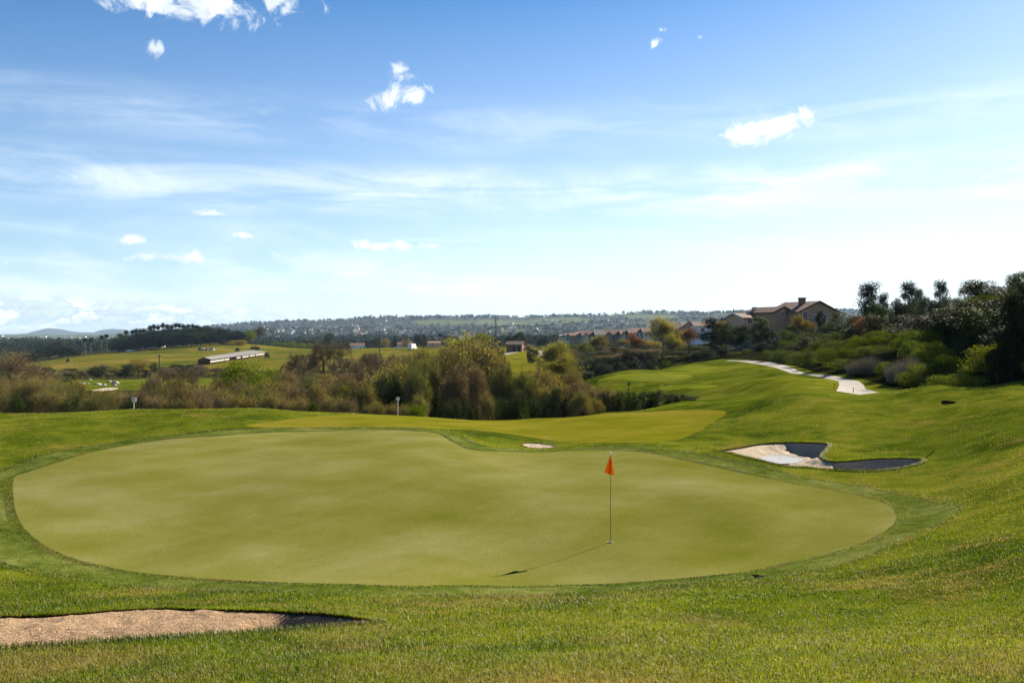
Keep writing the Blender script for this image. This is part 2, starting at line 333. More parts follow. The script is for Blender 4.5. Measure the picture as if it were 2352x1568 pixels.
def concretemat():
    m, t, out = newmat('path_concrete'); p = t.node('ShaderNodeNewGeometry').outputs['Position']
    a = t.noise(p, .5, 5, .65); b = t.noise(p, 9, 4, .7); col = t.mix(a, (.155,.138,.122), (.225,.203,.18)); col = t.mix(t.math('MULTIPLY', b, .35), col, (.18,.16,.135))
    w = t.node('ShaderNodeTexWave', {'Vector': p, 'Scale': .105}, bands_direction='Y').outputs['Fac']; col = t.mix(t.ramp01(w, .985, .995), col, (.14,.12,.10))
    bs = t.node('ShaderNodeBsdfPrincipled', {'Base Color': col, 'Roughness': .85, 'Specular IOR Level': .2}); t.l.new(bs.outputs[0], out.inputs[0]); return m
M['concrete'] = concretemat()
def sandmat(name, ca, cb, cc):
    ca, cb, cc = sc3(ca), sc3(cb), sc3(cc)
    m, t, out = newmat(name)
    p = t.node('ShaderNodeNewGeometry').outputs['Position']
    a = t.noise(p, 1.2, 5, .6); b = t.math('ADD', t.noise(p, 9, 6, .7, .8), t.math('MULTIPLY', t.node('ShaderNodeTexVoronoi', {'Vector': p, 'Scale': 3.2}, feature='SMOOTH_F1').outputs[0], .8)); c = t.noise(p, 90, 3, .7)
    wv = t.node('ShaderNodeTexWave', {'Vector': t.node('ShaderNodeMapping', {'Vector': p, 'Rotation': (0,0,.7)}).outputs[0], 'Scale': 5.0, 'Distortion': 7.0, 'Detail': 3.0, 'Detail Scale': 1.2}).outputs['Fac']
    col = t.mix(a, ca, cb); col = t.mix(t.math('MULTIPLY', c, .5), col, cc)
    bs = t.node('ShaderNodeBsdfPrincipled', {'Base Color': col, 'Roughness': .9, 'Specular IOR Level': .15})
    h = t.math('ADD', t.math('MULTIPLY', b, 1.0), t.math('ADD', t.math('MULTIPLY', c, .12), t.math('MULTIPLY', wv, .16)))
    bp = t.node('ShaderNodeBump', {'Strength': 1.0, 'Distance': .16, 'Height': h})
    t.l.new(bp.outputs[0], bs.inputs['Normal']); t.l.new(bs.outputs[0], out.inputs[0]); return m
M['sand'] = sandmat('sand', (.46,.29,.16), (.66,.46,.29), (.32,.20,.11))
M['sand_pale'] = sandmat('pale_sand', (.58,.45,.31), (.72,.60,.45), (.42,.32,.22))
M['lip'] = plain('bunker_lip_soil', (.060,.048,.018), .9, .05, .4, 8)
def hillmat():
    m, t, out = newmat('hill_cover')
    p = t.node('ShaderNodeNewGeometry').outputs['Position']
    pa = t.node('ShaderNodeAttribute', attribute_name='pasture').outputs['Fac']
    a = t.noise(p, .006, 5, .6); b = t.noise(p, .03, 5, .65); c = t.noise(p, .12, 3, .7)
    col = t.mix(t.ramp01(a, .35, .65), (.010,.018,.008), (.030,.032,.016))
    col = t.mix(t.math('MULTIPLY', t.ramp01(b, .45, .7), .7), col, (.055,.046,.028))
    grass = t.mix(b, (.045,.070,.014), (.080,.088,.026))
    col = t.mix(pa, col, grass)
    bs = t.node('ShaderNodeBsdfPrincipled', {'Base Color': col, 'Roughness': .95, 'Specular IOR Level': .05})
    bp = t.node('ShaderNodeBump', {'Strength': .6, 'Distance': 6.0, 'Height': c}); t.l.new(bp.outputs[0], bs.inputs['Normal'])
    t.l.new(bs.outputs[0], out.inputs[0]); return m
M['hill'] = hillmat()
M['bark'] = plain('bark', (.075,.055,.038), .9, .1, .4, 6)
M['bark_dark'] = plain('bark_dark', (.035,.026,.018), .9, .1, .3, 6)
M['palm_bark'] = plain('palm_bark', (.13,.10,.07), .9, .1, .3, 6)
L = dict(
 olive=leafmat('leaf_olive', (.120,.110,.020), (.34,.285,.060), .45, .9, .04),
 twig=leafmat('twig_brown', (.15,.115,.065), (.42,.32,.19), .2, .9, .03),
 brown=leafmat('leaf_brown', (.14,.105,.042), (.36,.265,.115), .35, .9, .03),
 green=leafmat('leaf_green', (.055,.085,.005), (.170,.205,.018), .4, .8, .06),
 yellow=leafmat('leaf_yellow_green', (.16,.165,.020), (.38,.34,.060), .45, .9, .03),
 gold=leafmat('leaf_gold', (.17,.12,.018), (.30,.21,.03), .35, .9, .05),
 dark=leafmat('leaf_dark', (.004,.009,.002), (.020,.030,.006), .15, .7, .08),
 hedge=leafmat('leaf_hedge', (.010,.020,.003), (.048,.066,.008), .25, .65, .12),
 slope=leafmat('leaf_slope_shrub', (.004,.009,.001), (.125,.150,.020), .25, .75, .07),
 lush=leafmat('leaf_lush', (.008,.018,.001), (.160,.195,.022), .35, .8, .05),
 grey=leafmat('leaf_grey', (.24,.225,.18), (.46,.42,.34), .45, .9, .03),
 orange=leafmat('leaf_orange', (.12,.055,.016), (.26,.12,.034), .4, .9, .05),
 euc=leafmat('leaf_grey_green', (.020,.030,.010), (.085,.095,.042), .3, .7, .1),
 palm=leafmat('palm_leaf', (.008,.014,.004), (.026,.034,.010), .2, .8, .1))

# ------------------------------------------------------------------ ground sheet cut along real outlines
def poly(pts): return np.array(pts, float)
def smooth_closed(pts, seg=.5):
    p = np.array(pts, float); n = len(p); out = []
    for i in range(n):
        p0, p1, p2, p3 = p[i-1], p[i], p[(i+1)%n], p[(i+2)%n]
        k = max(2, min(24, int(np.linalg.norm(p2-p1)/seg)))
        for j in range(k):
            t = j/k
            out.append(.5*((2*p1)+(p2-p0)*t+(2*p0-5*p1+4*p2-p3)*t*t+(3*p1-p0-3*p2+p3)*t**3))
    return np.array(out)
def from_px(L_, seg=.4, y1=140): return smooth_closed([hit(u, v, 3, y1) for u, v in L_], seg)
def inside(P_, x, y):
    r = np.zeros(len(x), bool); n = len(P_); bx0, by0 = P_.min(0); bx1, by1 = P_.max(0)
    idx = np.where((x >= bx0)&(x <= bx1)&(y >= by0)&(y <= by1))[0]
    if not len(idx): return r
    X = x[idx]; Y = y[idx]; q = np.zeros(len(idx), bool)
    for i in range(n):
        xa, ya = P_[i]; xb, yb = P_[(i+1)%n]
        c = ((ya > Y) != (yb > Y))
        if ya != yb: c &= (X < (xb-xa)*(Y-ya)/(yb-ya)+xa)
        q ^= c
    r[idx] = q; return r
def pdist(P_, x, y):
    d = np.full(len(x), 1e9); n = len(P_)
    for i in range(n):
        a = P_[i]; b = P_[(i+1)%n]; ab = b-a; l2 = (ab**2).sum()+1e-12
        t = np.clip(((x-a[0])*ab[0]+(y-a[1])*ab[1])/l2, 0, 1)
        d = np.minimum(d, np.hypot(x-a[0]-t*ab[0], y-a[1]-t*ab[1]))
    return d
def offset(P_, r):
    n = len(P_); t = np.roll(P_, -3, 0)-np.roll(P_, 3, 0); t /= np.linalg.norm(t, axis=1)[:,None]
    a = .5*np.sum(P_[:,0]*np.roll(P_[:,1],-1)-np.roll(P_[:,0],-1)*P_[:,1]); s = 1 if a > 0 else -1
    q = P_+np.c_[t[:,1], -t[:,0]]*s*r
    for _ in range(3): q = (np.roll(q,1,0)+q*2+np.roll(q,-1,0))/4
    keep = pdist(P_, q[:,0], q[:,1]) > r*.93
    return q[keep]
green = from_px([(32,1095),(30,1150),(45,1200),(90,1245),(160,1280),(260,1305),(420,1325),(640,1338),(900,1345),(1150,1346),(1400,1341),(1600,1325),(1800,1295),(1950,1258),
  (2040,1215),(2060,1185),(2040,1158),(1968,1136),(1877,1119),(1773,1100),(1617,1066),(1500,1042),(1420,1034),(1300,1035),(1170,1037),(1085,1033),(1040,1015),(1010,997),(960,990),(800,988),(640,992),(480,1002),(330,1016),(220,1036),(130,1062),(62,1084)], .35)
collar = offset(green, 1.05); _cv = collar-np.array([0., 28.]); _cv /= np.linalg.norm(_cv, axis=1)[:,None]
collar = collar+_cv*((fbm(collar[:,0]*.35, collar[:,1]*.35, 61, 3)-.35)*1.0).clip(-.15, 1.2)[:,None]
front_b = from_px([(-170,1502),(0,1491),(200,1478),(430,1462),(640,1447),(800,1436),(876,1430),(850,1423),(760,1411),(640,1404),(500,1400),(380,1397),(250,1403),(130,1412),(0,1416),(-170,1424)], .15)
right_b = from_px([(1640,1035),(1669,1033),(1703,1028),(1747,1020),(1799,1016.5),(1851,1016.5),(1901,1020),(1900,1031),(1888,1044),(1888,1053),(1916,1061),(1968,1057),(2020,1053),(2072,1052),(2112,1054),(2121,1060),(2106,1067),(2060,1077),(1995,1082),(1930,1080),(1851,1074),(1799,1070),(1747,1058),(1708,1049),(1677,1041)], .15)
small_b = from_px([(1198,1021),(1215,1017.5),(1245,1018.5),(1272,1024),(1275,1027.5),(1240,1030),(1215,1028)], .2)
fairway = smooth_closed([hit(u,v) for u,v in ((560,978),(640,966),(720,957),(860,953))]+[uy(1000,50),uy(1000,55),uy(1200,56),uy(1330,54)]+[hit(u,v) for u,v in ((1420,949),(1520,944),(1640,942),(1668,947),(1640,967),(1600,992),(1555,1009),(1480,1015),(1380,1017),(1290,1013),(1200,1001),(1120,990),(1060,986),(980,982),(860,980),(700,982))], .6)
path = poly([hit(u,v,44,118) for u,v in ((1921,898),(1928,884),(1926,875),(1883,866),(1856,861),(1817,857),(1795,849),(1777,843),(1746,837),(1707,831.5),(1666,827.8))]+
            [hit(u,v,44,118) for u,v in ((1672,825.2),(1705,827.4),(1733,828.7),(1768,831),(1795,837.5),(1814,842),(1839,853),(1853,857.5),(1891,860.5),(1918,863),(1944,869),(1972,875),(1984,884),(1988,893))]+[(21.6,48.2),(20.2,47.6)])
tee1 = smooth_closed([hit(u,v,60,130) for u,v in ((1372,875),(1400,864),(1450,858.5),(1540,858),(1590,862),(1560,871),(1480,875.5))], .8)
tee2 = smooth_closed([hit(u,v,55,130) for u,v in ((1512,890),(1545,884),(1600,882.5),(1650,884),(1640,889),(1590,892)) ], .8)
tee3 = smooth_closed([hit(u,v,90,135) for u,v in ((1545,848),(1570,841),(1620,838.5),(1650,842),(1625,849),(1580,851)) ], .8)
rough_edge = poly([(-75,-18),(-75,30),uy(-500,52)]+[uy(u,54) for u in (-100,90,307,600,800,1000)]+[uy(1230,56),uy(1400,58),uy(1550,64),uy(1470,76),uy(1370,84),uy(1345,100),uy(1420,128),uy(1560,142),uy(1660,128),(30.5,106),(29.8,98),(29.8,88),(28.8,82),(26.6,72),(26.6,64),(25.2,54),(25.5,47),(32,43),(40,37),(60,24),(44,10),(30,-2),(20,-18)])
sandfar1 = smooth_closed([hit(u,v,150,215) for u,v in ((212,897),(235,891),(262,890),(272,892),(258,896),(238,900))], 2)
sandfar2 = smooth_closed([hit(u,v,150,215) for u,v in ((150,900),(170,895),(188,896),(180,901))], 2)
golf_far = poly([uy(120,158),uy(120,212),uy(190,222),uy(330,222),uy(520,215),uy(520,160)])
dry_far = poly([hit(u,v,150,215) for u,v in ((432,902),(445,884),(480,880),(520,880),(520,905))])
fw_far = poly([uy(1130,150),uy(1150,200),uy(1150,260),uy(1150,345),uy(1290,345),uy(1290,270),uy(1275,200),uy(1260,150)])
fw_path = poly([hit(u,v,160,340) for u,v in ((1150,813),(1185,807),(1195,800),(1205,797),(1222,796),(1222,798),(1208,800),(1204,804),(1192,808),(1160,816))])
fw_path2 = poly([hit(u,v,160,340) for u,v in ((1232,815),(1234,807),(1245,803),(1250,805),(1243,810),(1247,815),(1262,818),(1262,821))])
field = poly([uy(60,300),uy(60,420),uy(150,470),uy(300,540),uy(560,600),uy(800,600),uy(1060,560),uy(1110,420),uy(1080,310),uy(850,290),uy(500,280)])
POLYS = dict(green=green, collar=collar, front_b=front_b, right_b=right_b, small_b=small_b, fairway=fairway, path=path, tee1=tee1, tee2=tee2, tee3=tee3, rough=rough_edge,
             sandfar1=sandfar1, sandfar2=sandfar2, golf_far=golf_far, dry_far=dry_far, fw_far=fw_far, fw_path=fw_path, fw_path2=fw_path2, field=field)
pts = []; rnd = np.random.RandomState(1)
yy = -17.0
while yy < 760:
    st = max(.22, (yy+Y0)*.0125) if yy < 62 else (yy+Y0)*.016
    n = int(2*.98/ .0125); s = np.linspace(-.98, .98, n)
    if (len(pts)) % 2: s = s+.98/n
    for q in s: pts.append((q*(yy+Y0), yy+.0))
    pts.append(None); pts.pop(); yy += st
pts = np.array(pts); pts += rnd.uniform(-.04, .04, pts.shape)*(np.abs(pts[:,1:2])*.05+1)
def fill(P_, st):
    a0, b0 = P_.min(0); a1, b1 = P_.max(0)
    X, Y = np.meshgrid(np.arange(a0, a1, st), np.arange(b0, b1, st)); X = X.ravel()+rnd.uniform(-.2,.2,X.size)*st; Y = Y.ravel()+rnd.uniform(-.2,.2,Y.size)*st
    k = inside(P_, X, Y); X, Y = X[k], Y[k]; k = pdist(P_, X, Y) > st*.4
    return np.c_[X[k], Y[k]]
for P_ in (front_b, right_b, small_b):                       # replace coarse points inside the bunkers by fine ones
    pts = pts[~inside(P_, pts[:,0], pts[:,1])]; pts = np.r_[pts, fill(P_, .085 if P_ is front_b else .13)]
vs = [Vector(p) for p in pts]; ed = []
for P_ in POLYS.values():
    b = len(vs); vs += [Vector(p) for p in P_]; ed += [(b+i, b+(i+1)%len(P_)) for i in range(len(P_))]
ov, oe, of, _, _, _ = delaunay_2d_cdt(vs, ed, [], 0, 1e-4, False)
vx = np.array([(v.x, v.y) for v in ov]); fc = np.array([f for f in of if len(f) == 3])
# keep upward winding
a = vx[fc[:,1]]-vx[fc[:,0]]; b = vx[fc[:,2]]-vx[fc[:,0]]; cr = a[:,0]*b[:,1]-a[:,1]*b[:,0]; fc[cr < 0] = fc[cr < 0][:, ::-1]
cen = vx[fc].mean(1); vz = Hf(vx[:,0], vx[:,1])
ins = {k: inside(P_, cen[:,0], cen[:,1]) for k, P_ in POLYS.items()}
reg = np.full(len(fc), 'scrub_ground', dtype=object)
reg[cen[:,0] > 25] = 'hillside'
for k, nm in (('field','field'),('golf_far','distant_lawn'),('fw_far','distant_fairway'),('rough','rough_grass'),('fairway','fairway'),('collar','fringe'),('green','putting_green'),('path','cart_path'),
              ('tee1','tee_box'),('tee2','tee_box_b'),('tee3','tee_box_c'),('dry_far','dry_fairway'),('sandfar1','distant_sand'),('sandfar2','distant_sand_b'),('fw_path','distant_path'),('fw_path2','distant_path_b'),
              ('front_b','b1'),('right_b','b2'),('small_b','b3')):
    reg[ins[k]] = nm
MATOF = dict(scrub_ground='scrub', hillside='hillside', field='field', distant_lawn='rough', distant_fairway='fairway', rough_grass='rough', fairway='fairway', fringe='collar', putting_green='green', cart_path='concrete',
             tee_box='tee', tee_box_b='tee', tee_box_c='tee', dry_fairway='fairway', distant_sand='sand_pale', distant_sand_b='sand_pale', distant_path='concrete', distant_path_b='concrete')
for nm, mk in MATOF.items():
    f = fc[reg == nm]
    if not len(f): continue
    used, inv = np.unique(f, return_inverse=True); z = vz[used].copy()
    if nm == 'putting_green':
        d = pdist(green, vx[used,0], vx[used,1]); z -= 0.0
    me = npmesh(nm, np.c_[vx[used], z], inv.reshape(-1, 3), [M[mk]], smooth=True)
    tag(link(nm.replace('_b','').replace('_c','') if nm.startswith(('tee','distant')) else nm, me), kind='structure')
def bunker(key, P_, name, lip, floor, w):
    f = fc[reg == key]; used, inv = np.unique(f, return_inverse=True); f = inv.reshape(-1, 3); x, y = vx[used].T
    d = pdist(P_, x, y); h = vz[used]; fl = floor(x, y, h)
    ww = w(x, y)
    t = np.clip(d/ww, 0, 1); t = t*t*(3-2*t)
    z = (h-lip)*(1-t)+fl*t + (fbm(x*2.4, y*2.4, 4, 4)-.5)*.16*np.clip(d/.3, 0, 1) + (fbm(x*7, y*7, 8, 3)-.5)*.085*np.clip(d/.2, 0, 1)
    V = np.c_[x, y, z]
    e = np.sort(np.r_[f[:,[0,1]], f[:,[1,2]], f[:,[2,0]]], axis=1); ue, cnt = np.unique(e, axis=0, return_counts=True); be = ue[cnt == 1]
    nb = len(V); top = np.c_[x, y, h+.012]
    F = [tuple(q) for q in f]; mi = [0]*len(F)
    for i, j in be: F.append((i, j, j+nb, i+nb)); mi.append(1)
    me = npmesh(name, np.r_[V, top], F, [M['sand' if key == 'b1' else 'sand_pale'], M['lip']], mi, True)
    tag(link(name, me), kind='structure'); return me
bunker('b1', front_b, 'sand_bunker', .02, lambda x, y, h: h-(.36+.16*sm(x/y*FW+CX, 560, 700)-.24*sm(y, 8.8, 10.8)*(1-sm(x/y*FW+CX, 500, 640))), lambda x, y: .5+(1.1*sm(y, 8.8, 10.5))*(1-sm(x/y*FW+CX, 480, 660)))
cxr = uy(1885, 30)[0]
bunker('b2', right_b, 'sand_bunker', .03, lambda x, y, h: np.where(x < cxr, .06+.10*np.clip((cxr-3-x)/3,0,2), -.16), lambda x, y: np.where(x < cxr, .9, .45))
bunker('b3', small_b, 'sand_bunker', .005, lambda x, y, h: h-.02, lambda x, y: .5+0*x)
# rain water lying in the right bunker
def disc_px(U, V, ru, rv, z, n=48):
    out = []
    for k in range(n):
        a = 2*PI*k/n; r = 1+.06*math.sin(3*a+1)+.04*math.sin(5*a)
        u = U+ru*math.cos(a)*r; v = V-rv*math.sin(a)*r; y = (EYE-z)/((v-V0)/FW); out.append(((u-CX)/FW*y, y, z))
    return out
pd = disc_px(1798, 1054, 52, 10.5, .10)
wm, t, out = newmat('puddle_water')
bs = t.node('ShaderNodeBsdfPrincipled', {'Base Color': (.26,.20,.13,1), 'Roughness': .12, 'Specular IOR Level': .8})
bp = t.node('ShaderNodeBump', {'Strength': .08, 'Distance': .01, 'Height': t.noise(t.node('ShaderNodeNewGeometry').outputs['Position'], 6, 3)}); t.l.new(bp.outputs[0], bs.inputs['Normal'])
t.l.new(bs.outputs[0], out.inputs[0])
me = npmesh('puddle', pd, [tuple(range(len(pd)))], [wm]); tag(link('puddle', me), kind='structure')

# ------------------------------------------------------------------ far hills
def UVof(x, y, z): return CX+x/y*FW, V0-(z-EYE)/y*FW
PAST = [(1140,741,90,6,2800,3700),(1010,741,60,6,2500,3700),(1290,735,60,6,3000,3760),(880,752,24,3.5,1800,3700),(1580,750,80,11,1500,3600),(1640,760,60,8,1500,3600),(1500,728,60,5,3000,3800),(1390,724,60,3,3000,3900),(150,772,160,5,2500,5200),(60,776,140,4,2500,5200),(1180,761,40,3,1200,2600),(1240,745,50,3,1500,3600)]
def pasture(x, y, z):
    U, V = UVof(x, y, z); r = np.zeros(len(x))
    for u, v, ru, rv, ya, yb in PAST:
        d = np.hypot((U-u)/ru, (V-v)/rv)+(fbm(x/90, y/90, 3)-.5)*.5
        r = np.maximum(r, np.clip((1.15-d)/.25, 0, 1)*((y > ya)&(y < yb)))
    return r
ys = [700.0]
while ys[-1] < 14500: ys.append(ys[-1]*1.011)
ys = np.array(ys); sx = np.linspace(-1.02, 1.02, 420); X = sx[None]*(ys[:,None]+Y0); Yg = np.repeat(ys[:,None], 420, 1)
Z = Hf(X.ravel(), Yg.ravel()).reshape(X.shape); Z[:4] -= 1.5
ni, nj = X.shape; idx = np.arange(ni*nj).reshape(ni, nj)
F = np.stack([idx[:-1,:-1], idx[:-1,1:], idx[1:,1:], idx[1:,:-1]], -1).reshape(-1, 4)
xr, yr, zr = X.ravel(), Yg.ravel(), Z.ravel()
tag(link('hills', npmesh('hills', np.c_[xr, yr, zr], F, [M['hill']], smooth=True, attrs={'pasture': pasture(xr, yr, zr)})), kind='structure')
# blue mountains on the left skyline
prof = [(-400,769),(-100,768),(0,768),(40,767),(62,765),(80,760),(100,755),(115,753.5),(135,755),(160,760),(190,763),(215,763),(235,757),(262,755),(285,757),(310,762),(350,768),(500,772)]
D = 9500.0; n = 200; us = np.linspace(-400, 500, n); vt = np.interp(us, [p[0] for p in prof], [p[1] for p in prof])+(fbm(us/18, us*0+3, 2)-.5)*1.6
V = []
for k, (dy, f) in enumerate(((-1500,0),(-900,.35),(-400,.75),(0,1),(500,.6),(1500,0))):
    for u, v in zip(us, vt):
        y = D+dy; x = (u-CX)/FW*y; zt = EYE-(v-V0)/FW*D
        V.append((x, y, -45+(zt+45)*f+(fbm(np.array([x/300.]), np.array([y/300.]), 6)[0]-.5)*14*(f*(1-f)*3)))
idx = np.arange(6*n).reshape(6, n); F = np.stack([idx[:-1,:-1], idx[:-1,1:], idx[1:,1:], idx[1:,:-1]], -1).reshape(-1, 4)
tag(link('mountains', npmesh('mountains', V, F, [M['scrub']], smooth=True)), kind='structure')

# ------------------------------------------------------------------ foliage generators
def leaf_quads(Pc, size, rng, up=.3, asp=.5):
    n = len(Pc); a = rng.normal(size=(n,3)); a /= np.linalg.norm(a, axis=1)[:,None]
    nn = rng.normal(size=(n,3)); nn[:,2] += up*2; b = np.cross(a, nn); b /= np.linalg.norm(b, axis=1)[:,None]+1e-9
    s = (size*rng.uniform(.6, 1.3, n))[:,None]
    V = np.stack([Pc-a*s*.5, Pc-b*s*asp*.5+a*s*.05, Pc+a*s*.5, Pc+b*s*asp*.5+a*s*.05], 1).reshape(-1, 3)
    return V, np.arange(n*4).reshape(-1, 4)
def strips(P0, Dv, ln, w, rng, sag=.0, seg=3):
    """thin curved twigs as three-sided tapering strips"""
    n = len(P0); d = Dv/np.linalg.norm(Dv, axis=1)[:,None]; bend = rng.normal(size=(n,3))*.35; bend[:,2] -= sag
    u = np.cross(d, rng.normal(size=(n,3))); u /= np.linalg.norm(u, axis=1)[:,None]+1e-9; v = np.cross(d, u)
    V = []; pos = P0.copy(); dd = d.copy(); rings = []
    for k in range(seg+1):
        r = (w*(1-.8*k/seg))[:,None]
        rings.append(np.stack([pos+u*r, pos-u*r*.5+v*r*.87, pos-u*r*.5-v*r*.87], 1))
        pos = pos+dd*(ln/seg)[:,None]; dd = dd+bend/seg; dd /= np.linalg.norm(dd, axis=1)[:,None]
    R = np.stack(rings, 1); m = (seg+1)*3; V = R.reshape(-1, 3); b = (np.arange(n)*m)[:,None]
    F = []
    for k in range(seg):
        for j in range(3):
            F.append(np.stack([b[:,0]+k*3+j, b[:,0]+k*3+(j+1)%3, b[:,0]+(k+1)*3+(j+1)%3, b[:,0]+(k+1)*3+j], 1))
    return V, np.concatenate(F), pos
def skeleton(rng, h, trunkh, spread, levels=3, nb=(5,4,4), r0=.16, stems=1, gnarl=.25, up=.5):
    """returns tubes (list of pts, radii) and tips (pos, dir, level)"""
    tubes = []; tips = []
    def grow(p, d, ln, r, lv):
        pts = [p]; rad = [r]; k = 4
        for i in range(k):
            d = d+Vector(rng.normal(size=3))*gnarl*.5; d.z += up*.12; d.normalize(); p = p+d*ln/k; pts.append(p); rad.append(r*(1-.45*(i+1)/k))
            if lv > 0 and i >= 1: tips.append((p.copy(), d.copy(), lv))
        tubes.append((pts, rad))
        if lv < levels:
            for j in range(nb[min(lv, len(nb)-1)]):
                az = 2*PI*(j+rng.uniform(0,.8))/nb[min(lv, len(nb)-1)]; s = spread*rng.uniform(.7,1.2)
                q = d.cross(Vector((math.cos(az), math.sin(az), .3))).normalized()
                nd = (d*(1-s*.4)+q*s+Vector((0,0,up*.35))).normalized()
                st = pts[-1] if j < 2 else pts[-1].lerp(pts[-2], rng.uniform(0,.9))
                grow(st.copy(), nd, ln*rng.uniform(.55,.8) if lv else h*.36*rng.uniform(.8,1.1), r*.52, lv+1)
    for s_ in range(stems):
        a = 2*PI*s_/max(stems,1)+rng.uniform(0,1); tilt = 0.05 if stems == 1 else .45
        grow(Vector((math.cos(a)*.15*(stems > 1), math.sin(a)*.15*(stems > 1), -.3)), Vector((math.cos(a)*tilt, math.sin(a)*tilt, 1)).normalized(), trunkh, r0, 0)
    return tubes, tips
def fit(Vs, h, w):
    allv = np.concatenate(Vs); z1 = np.percentile(allv[:,2], 99.7); rr = np.percentile(np.hypot(allv[:,0], allv[:,1]), 96)
    for V in Vs: V[:,2] *= h/z1; V[:,:2] *= (w/2)/rr
PROTO = {}
def proto(kind, i, crown, trunk, h, w, tmat):
    PROTO.setdefault(kind, []).append((crown, trunk, h, w))
def tube_mesh(name, tubes, mat, sc, minr=0):
    mb = MB()
    for p, r in tubes:
        if r[0] < minr: continue
        mb.tube([(q.x*sc[0], q.y*sc[0], q.z*sc[1]) for q in p], [max(.006, v) for v in r], 5 if r[0] > .05 else 3)
    return npmesh(name, mb.v, mb.f, [mat], mb.m, True)
def make_tree(kind, seed, h, w, trunkh, spread, levels, nb, r0, stems, leafmat_, leaves, lsize, twigs, tlen, tw, gnarl=.3, up=.5, leaf_r=.45, bark='bark', sag=.1, ttint=(0,.5), ltint=(.3,1)):
    rng = np.random.RandomState(seed)
    tubes, tips = skeleton(rng, h, trunkh, spread, levels, nb, r0, stems, gnarl, up)
    tp = np.array([t_[0] for t_ in tips if t_[2] >= levels-1]); td = np.array([t_[1] for t_ in tips if t_[2] >= levels-1])
    z1 = np.percentile(tp[:,2], 98)+tlen*.4; rr = np.percentile(np.hypot(tp[:,0], tp[:,1]), 92)+tlen*.4
    sc = ((w/2)/rr, h/z1)
    tp = tp*np.array([sc[0], sc[0], sc[1]])
    k = rng.randint(0, len(tp), twigs); d = td[k]+rng.normal(size=(twigs,3))*.75; d[:,2] += .25
    V1, F1, ends = strips(tp[k]+rng.normal(size=(twigs,3))*.08, d, tlen*rng.uniform(.5,1.2,twigs), tw*rng.uniform(.7,1.3,twigs), rng, sag)
    k2 = rng.randint(0, twigs, leaves); f = rng.uniform(.2,1.05,(leaves,1)); st = tp[k][k2]
    lp = st*(1-f)+ends[k2]*f+rng.normal(size=(leaves,3))*leaf_r*.3
    V2, F2 = leaf_quads(lp, lsize, rng)
    tint = np.r_[np.repeat(rng.uniform(*ttint, twigs), 12), np.repeat(rng.uniform(*ltint, leaves)*.75+.25*vnoise(lp[:,0]*1.5, lp[:,2]*1.5, seed), 4)]
    lo = leafmat_ if isinstance(leafmat_, (list,tuple)) else [L['twig'], leafmat_]
    me = npmesh(kind+'_crown', np.r_[V1, V2], np.r_[F1, F2+len(V1)], lo, np.r_[np.zeros(len(F1)), np.ones(len(F2))], attrs={'tint': tint})
    tm = tube_mesh(kind+'_trunk', tubes, M[bark], sc, r0*.02)
    proto(kind, seed, me, tm, h, w, bark)
def make_clump(kind, seed, h, w, nclump, leaves, lsize, mat, trunk_h=.25, shape='oval', bark='bark', csize=.24, asp=.55, fray=.10):
    rng = np.random.RandomState(seed); cs = []; lean = rng.uniform(0, 2*PI)
    for i in range(nclump):
        t_ = (i+rng.uniform(0,1))/nclump
        if shape == 'dome': z = h*(.12+.70*t_**.9); env = math.sqrt(max(.05, 1-(z/h)**2))
        elif shape == 'column': z = h*(.12+.80*t_); env = .55+.45*math.sin(PI*min(1,(.15+t_*.85)))
        else: z = h*(trunk_h+(1-trunk_h)*(.10+.78*t_)); q = (z/h-trunk_h)/(1-trunk_h); env = math.sqrt(max(.06, 1-(2*q-.9)**2))
        r = w/2*env*(1-csize*.8)*math.sqrt(rng.uniform(.1,1)); a = rng.uniform(0, 2*PI)
        cr_ = csize*w*rng.uniform(.6,1.25)*(.6+.4*env)
        cs.append((r*math.cos(a), r*math.sin(a), min(z, h-cr_*.7), cr_))
    cs = np.array(cs); wt = cs[:,3]**2; k = rng.choice(len(cs), leaves, p=wt/wt.sum())
    d = rng.normal(size=(leaves,3)); d /= np.linalg.norm(d, axis=1)[:,None]
    rr = cs[k,3]*(rng.uniform(.25,1,leaves)**.45)*(1+rng.normal(size=leaves)*fray)
    Pp = cs[k,:3]+d*rr[:,None]*np.array([1,1,.8]); Pp[:,2] = np.abs(Pp[:,2])*1.0+.02
    V, F = leaf_quads(Pp, lsize, rng, .5, asp)
    tint = np.repeat(np.clip(rng.uniform(0,1,leaves)*.7+.3*rng.uniform(0,1,len(cs))[k], 0, 1), 4)
    me = npmesh(kind+'_crown', V, F, [mat], attrs={'tint': tint})
    mb = MB(); tr = max(.03, h*.022)
    mb.tube([(0,0,-.4),(rng.uniform(-.1,.1),0,h*trunk_h),(0,rng.uniform(-.2,.2),h*.6),(0,0,h*.8)], [tr*1.2,tr,tr*.6,tr*.2], 6)
    for i in range(min(10, nclump)):
        c_ = cs[rng.randint(len(cs))]; z0 = max(h*.05, min(h*trunk_h, c_[2]*.6)); mid = (c_[0]*.5, c_[1]*.5, (z0+c_[2])*.5+.1)
        mb.tube([(0,0,z0), mid, tuple(c_[:3])], [tr*.55, tr*.35, tr*.12], 4)
    tm = npmesh(kind+'_trunk', mb.v, mb.f, [M[bark]], mb.m, True)
    proto(kind, seed, me, tm, h, w, bark)
for s_ in (11, 12, 13): make_tree('willow', s_, 6, 6, 1.2, .75, 3, (4,4,4), .07, 4, L['olive'], 6000, .14, 5200, .9, .011, up=.5)
for s_ in (21, 22): make_tree('bare', s_, 8, 8, 1.8, .95, 4, (4,4,3,3), .24, 1, L['brown'], 2600, .10, 7000, .9, .011, gnarl=.5, bark='bark_dark', up=.35)
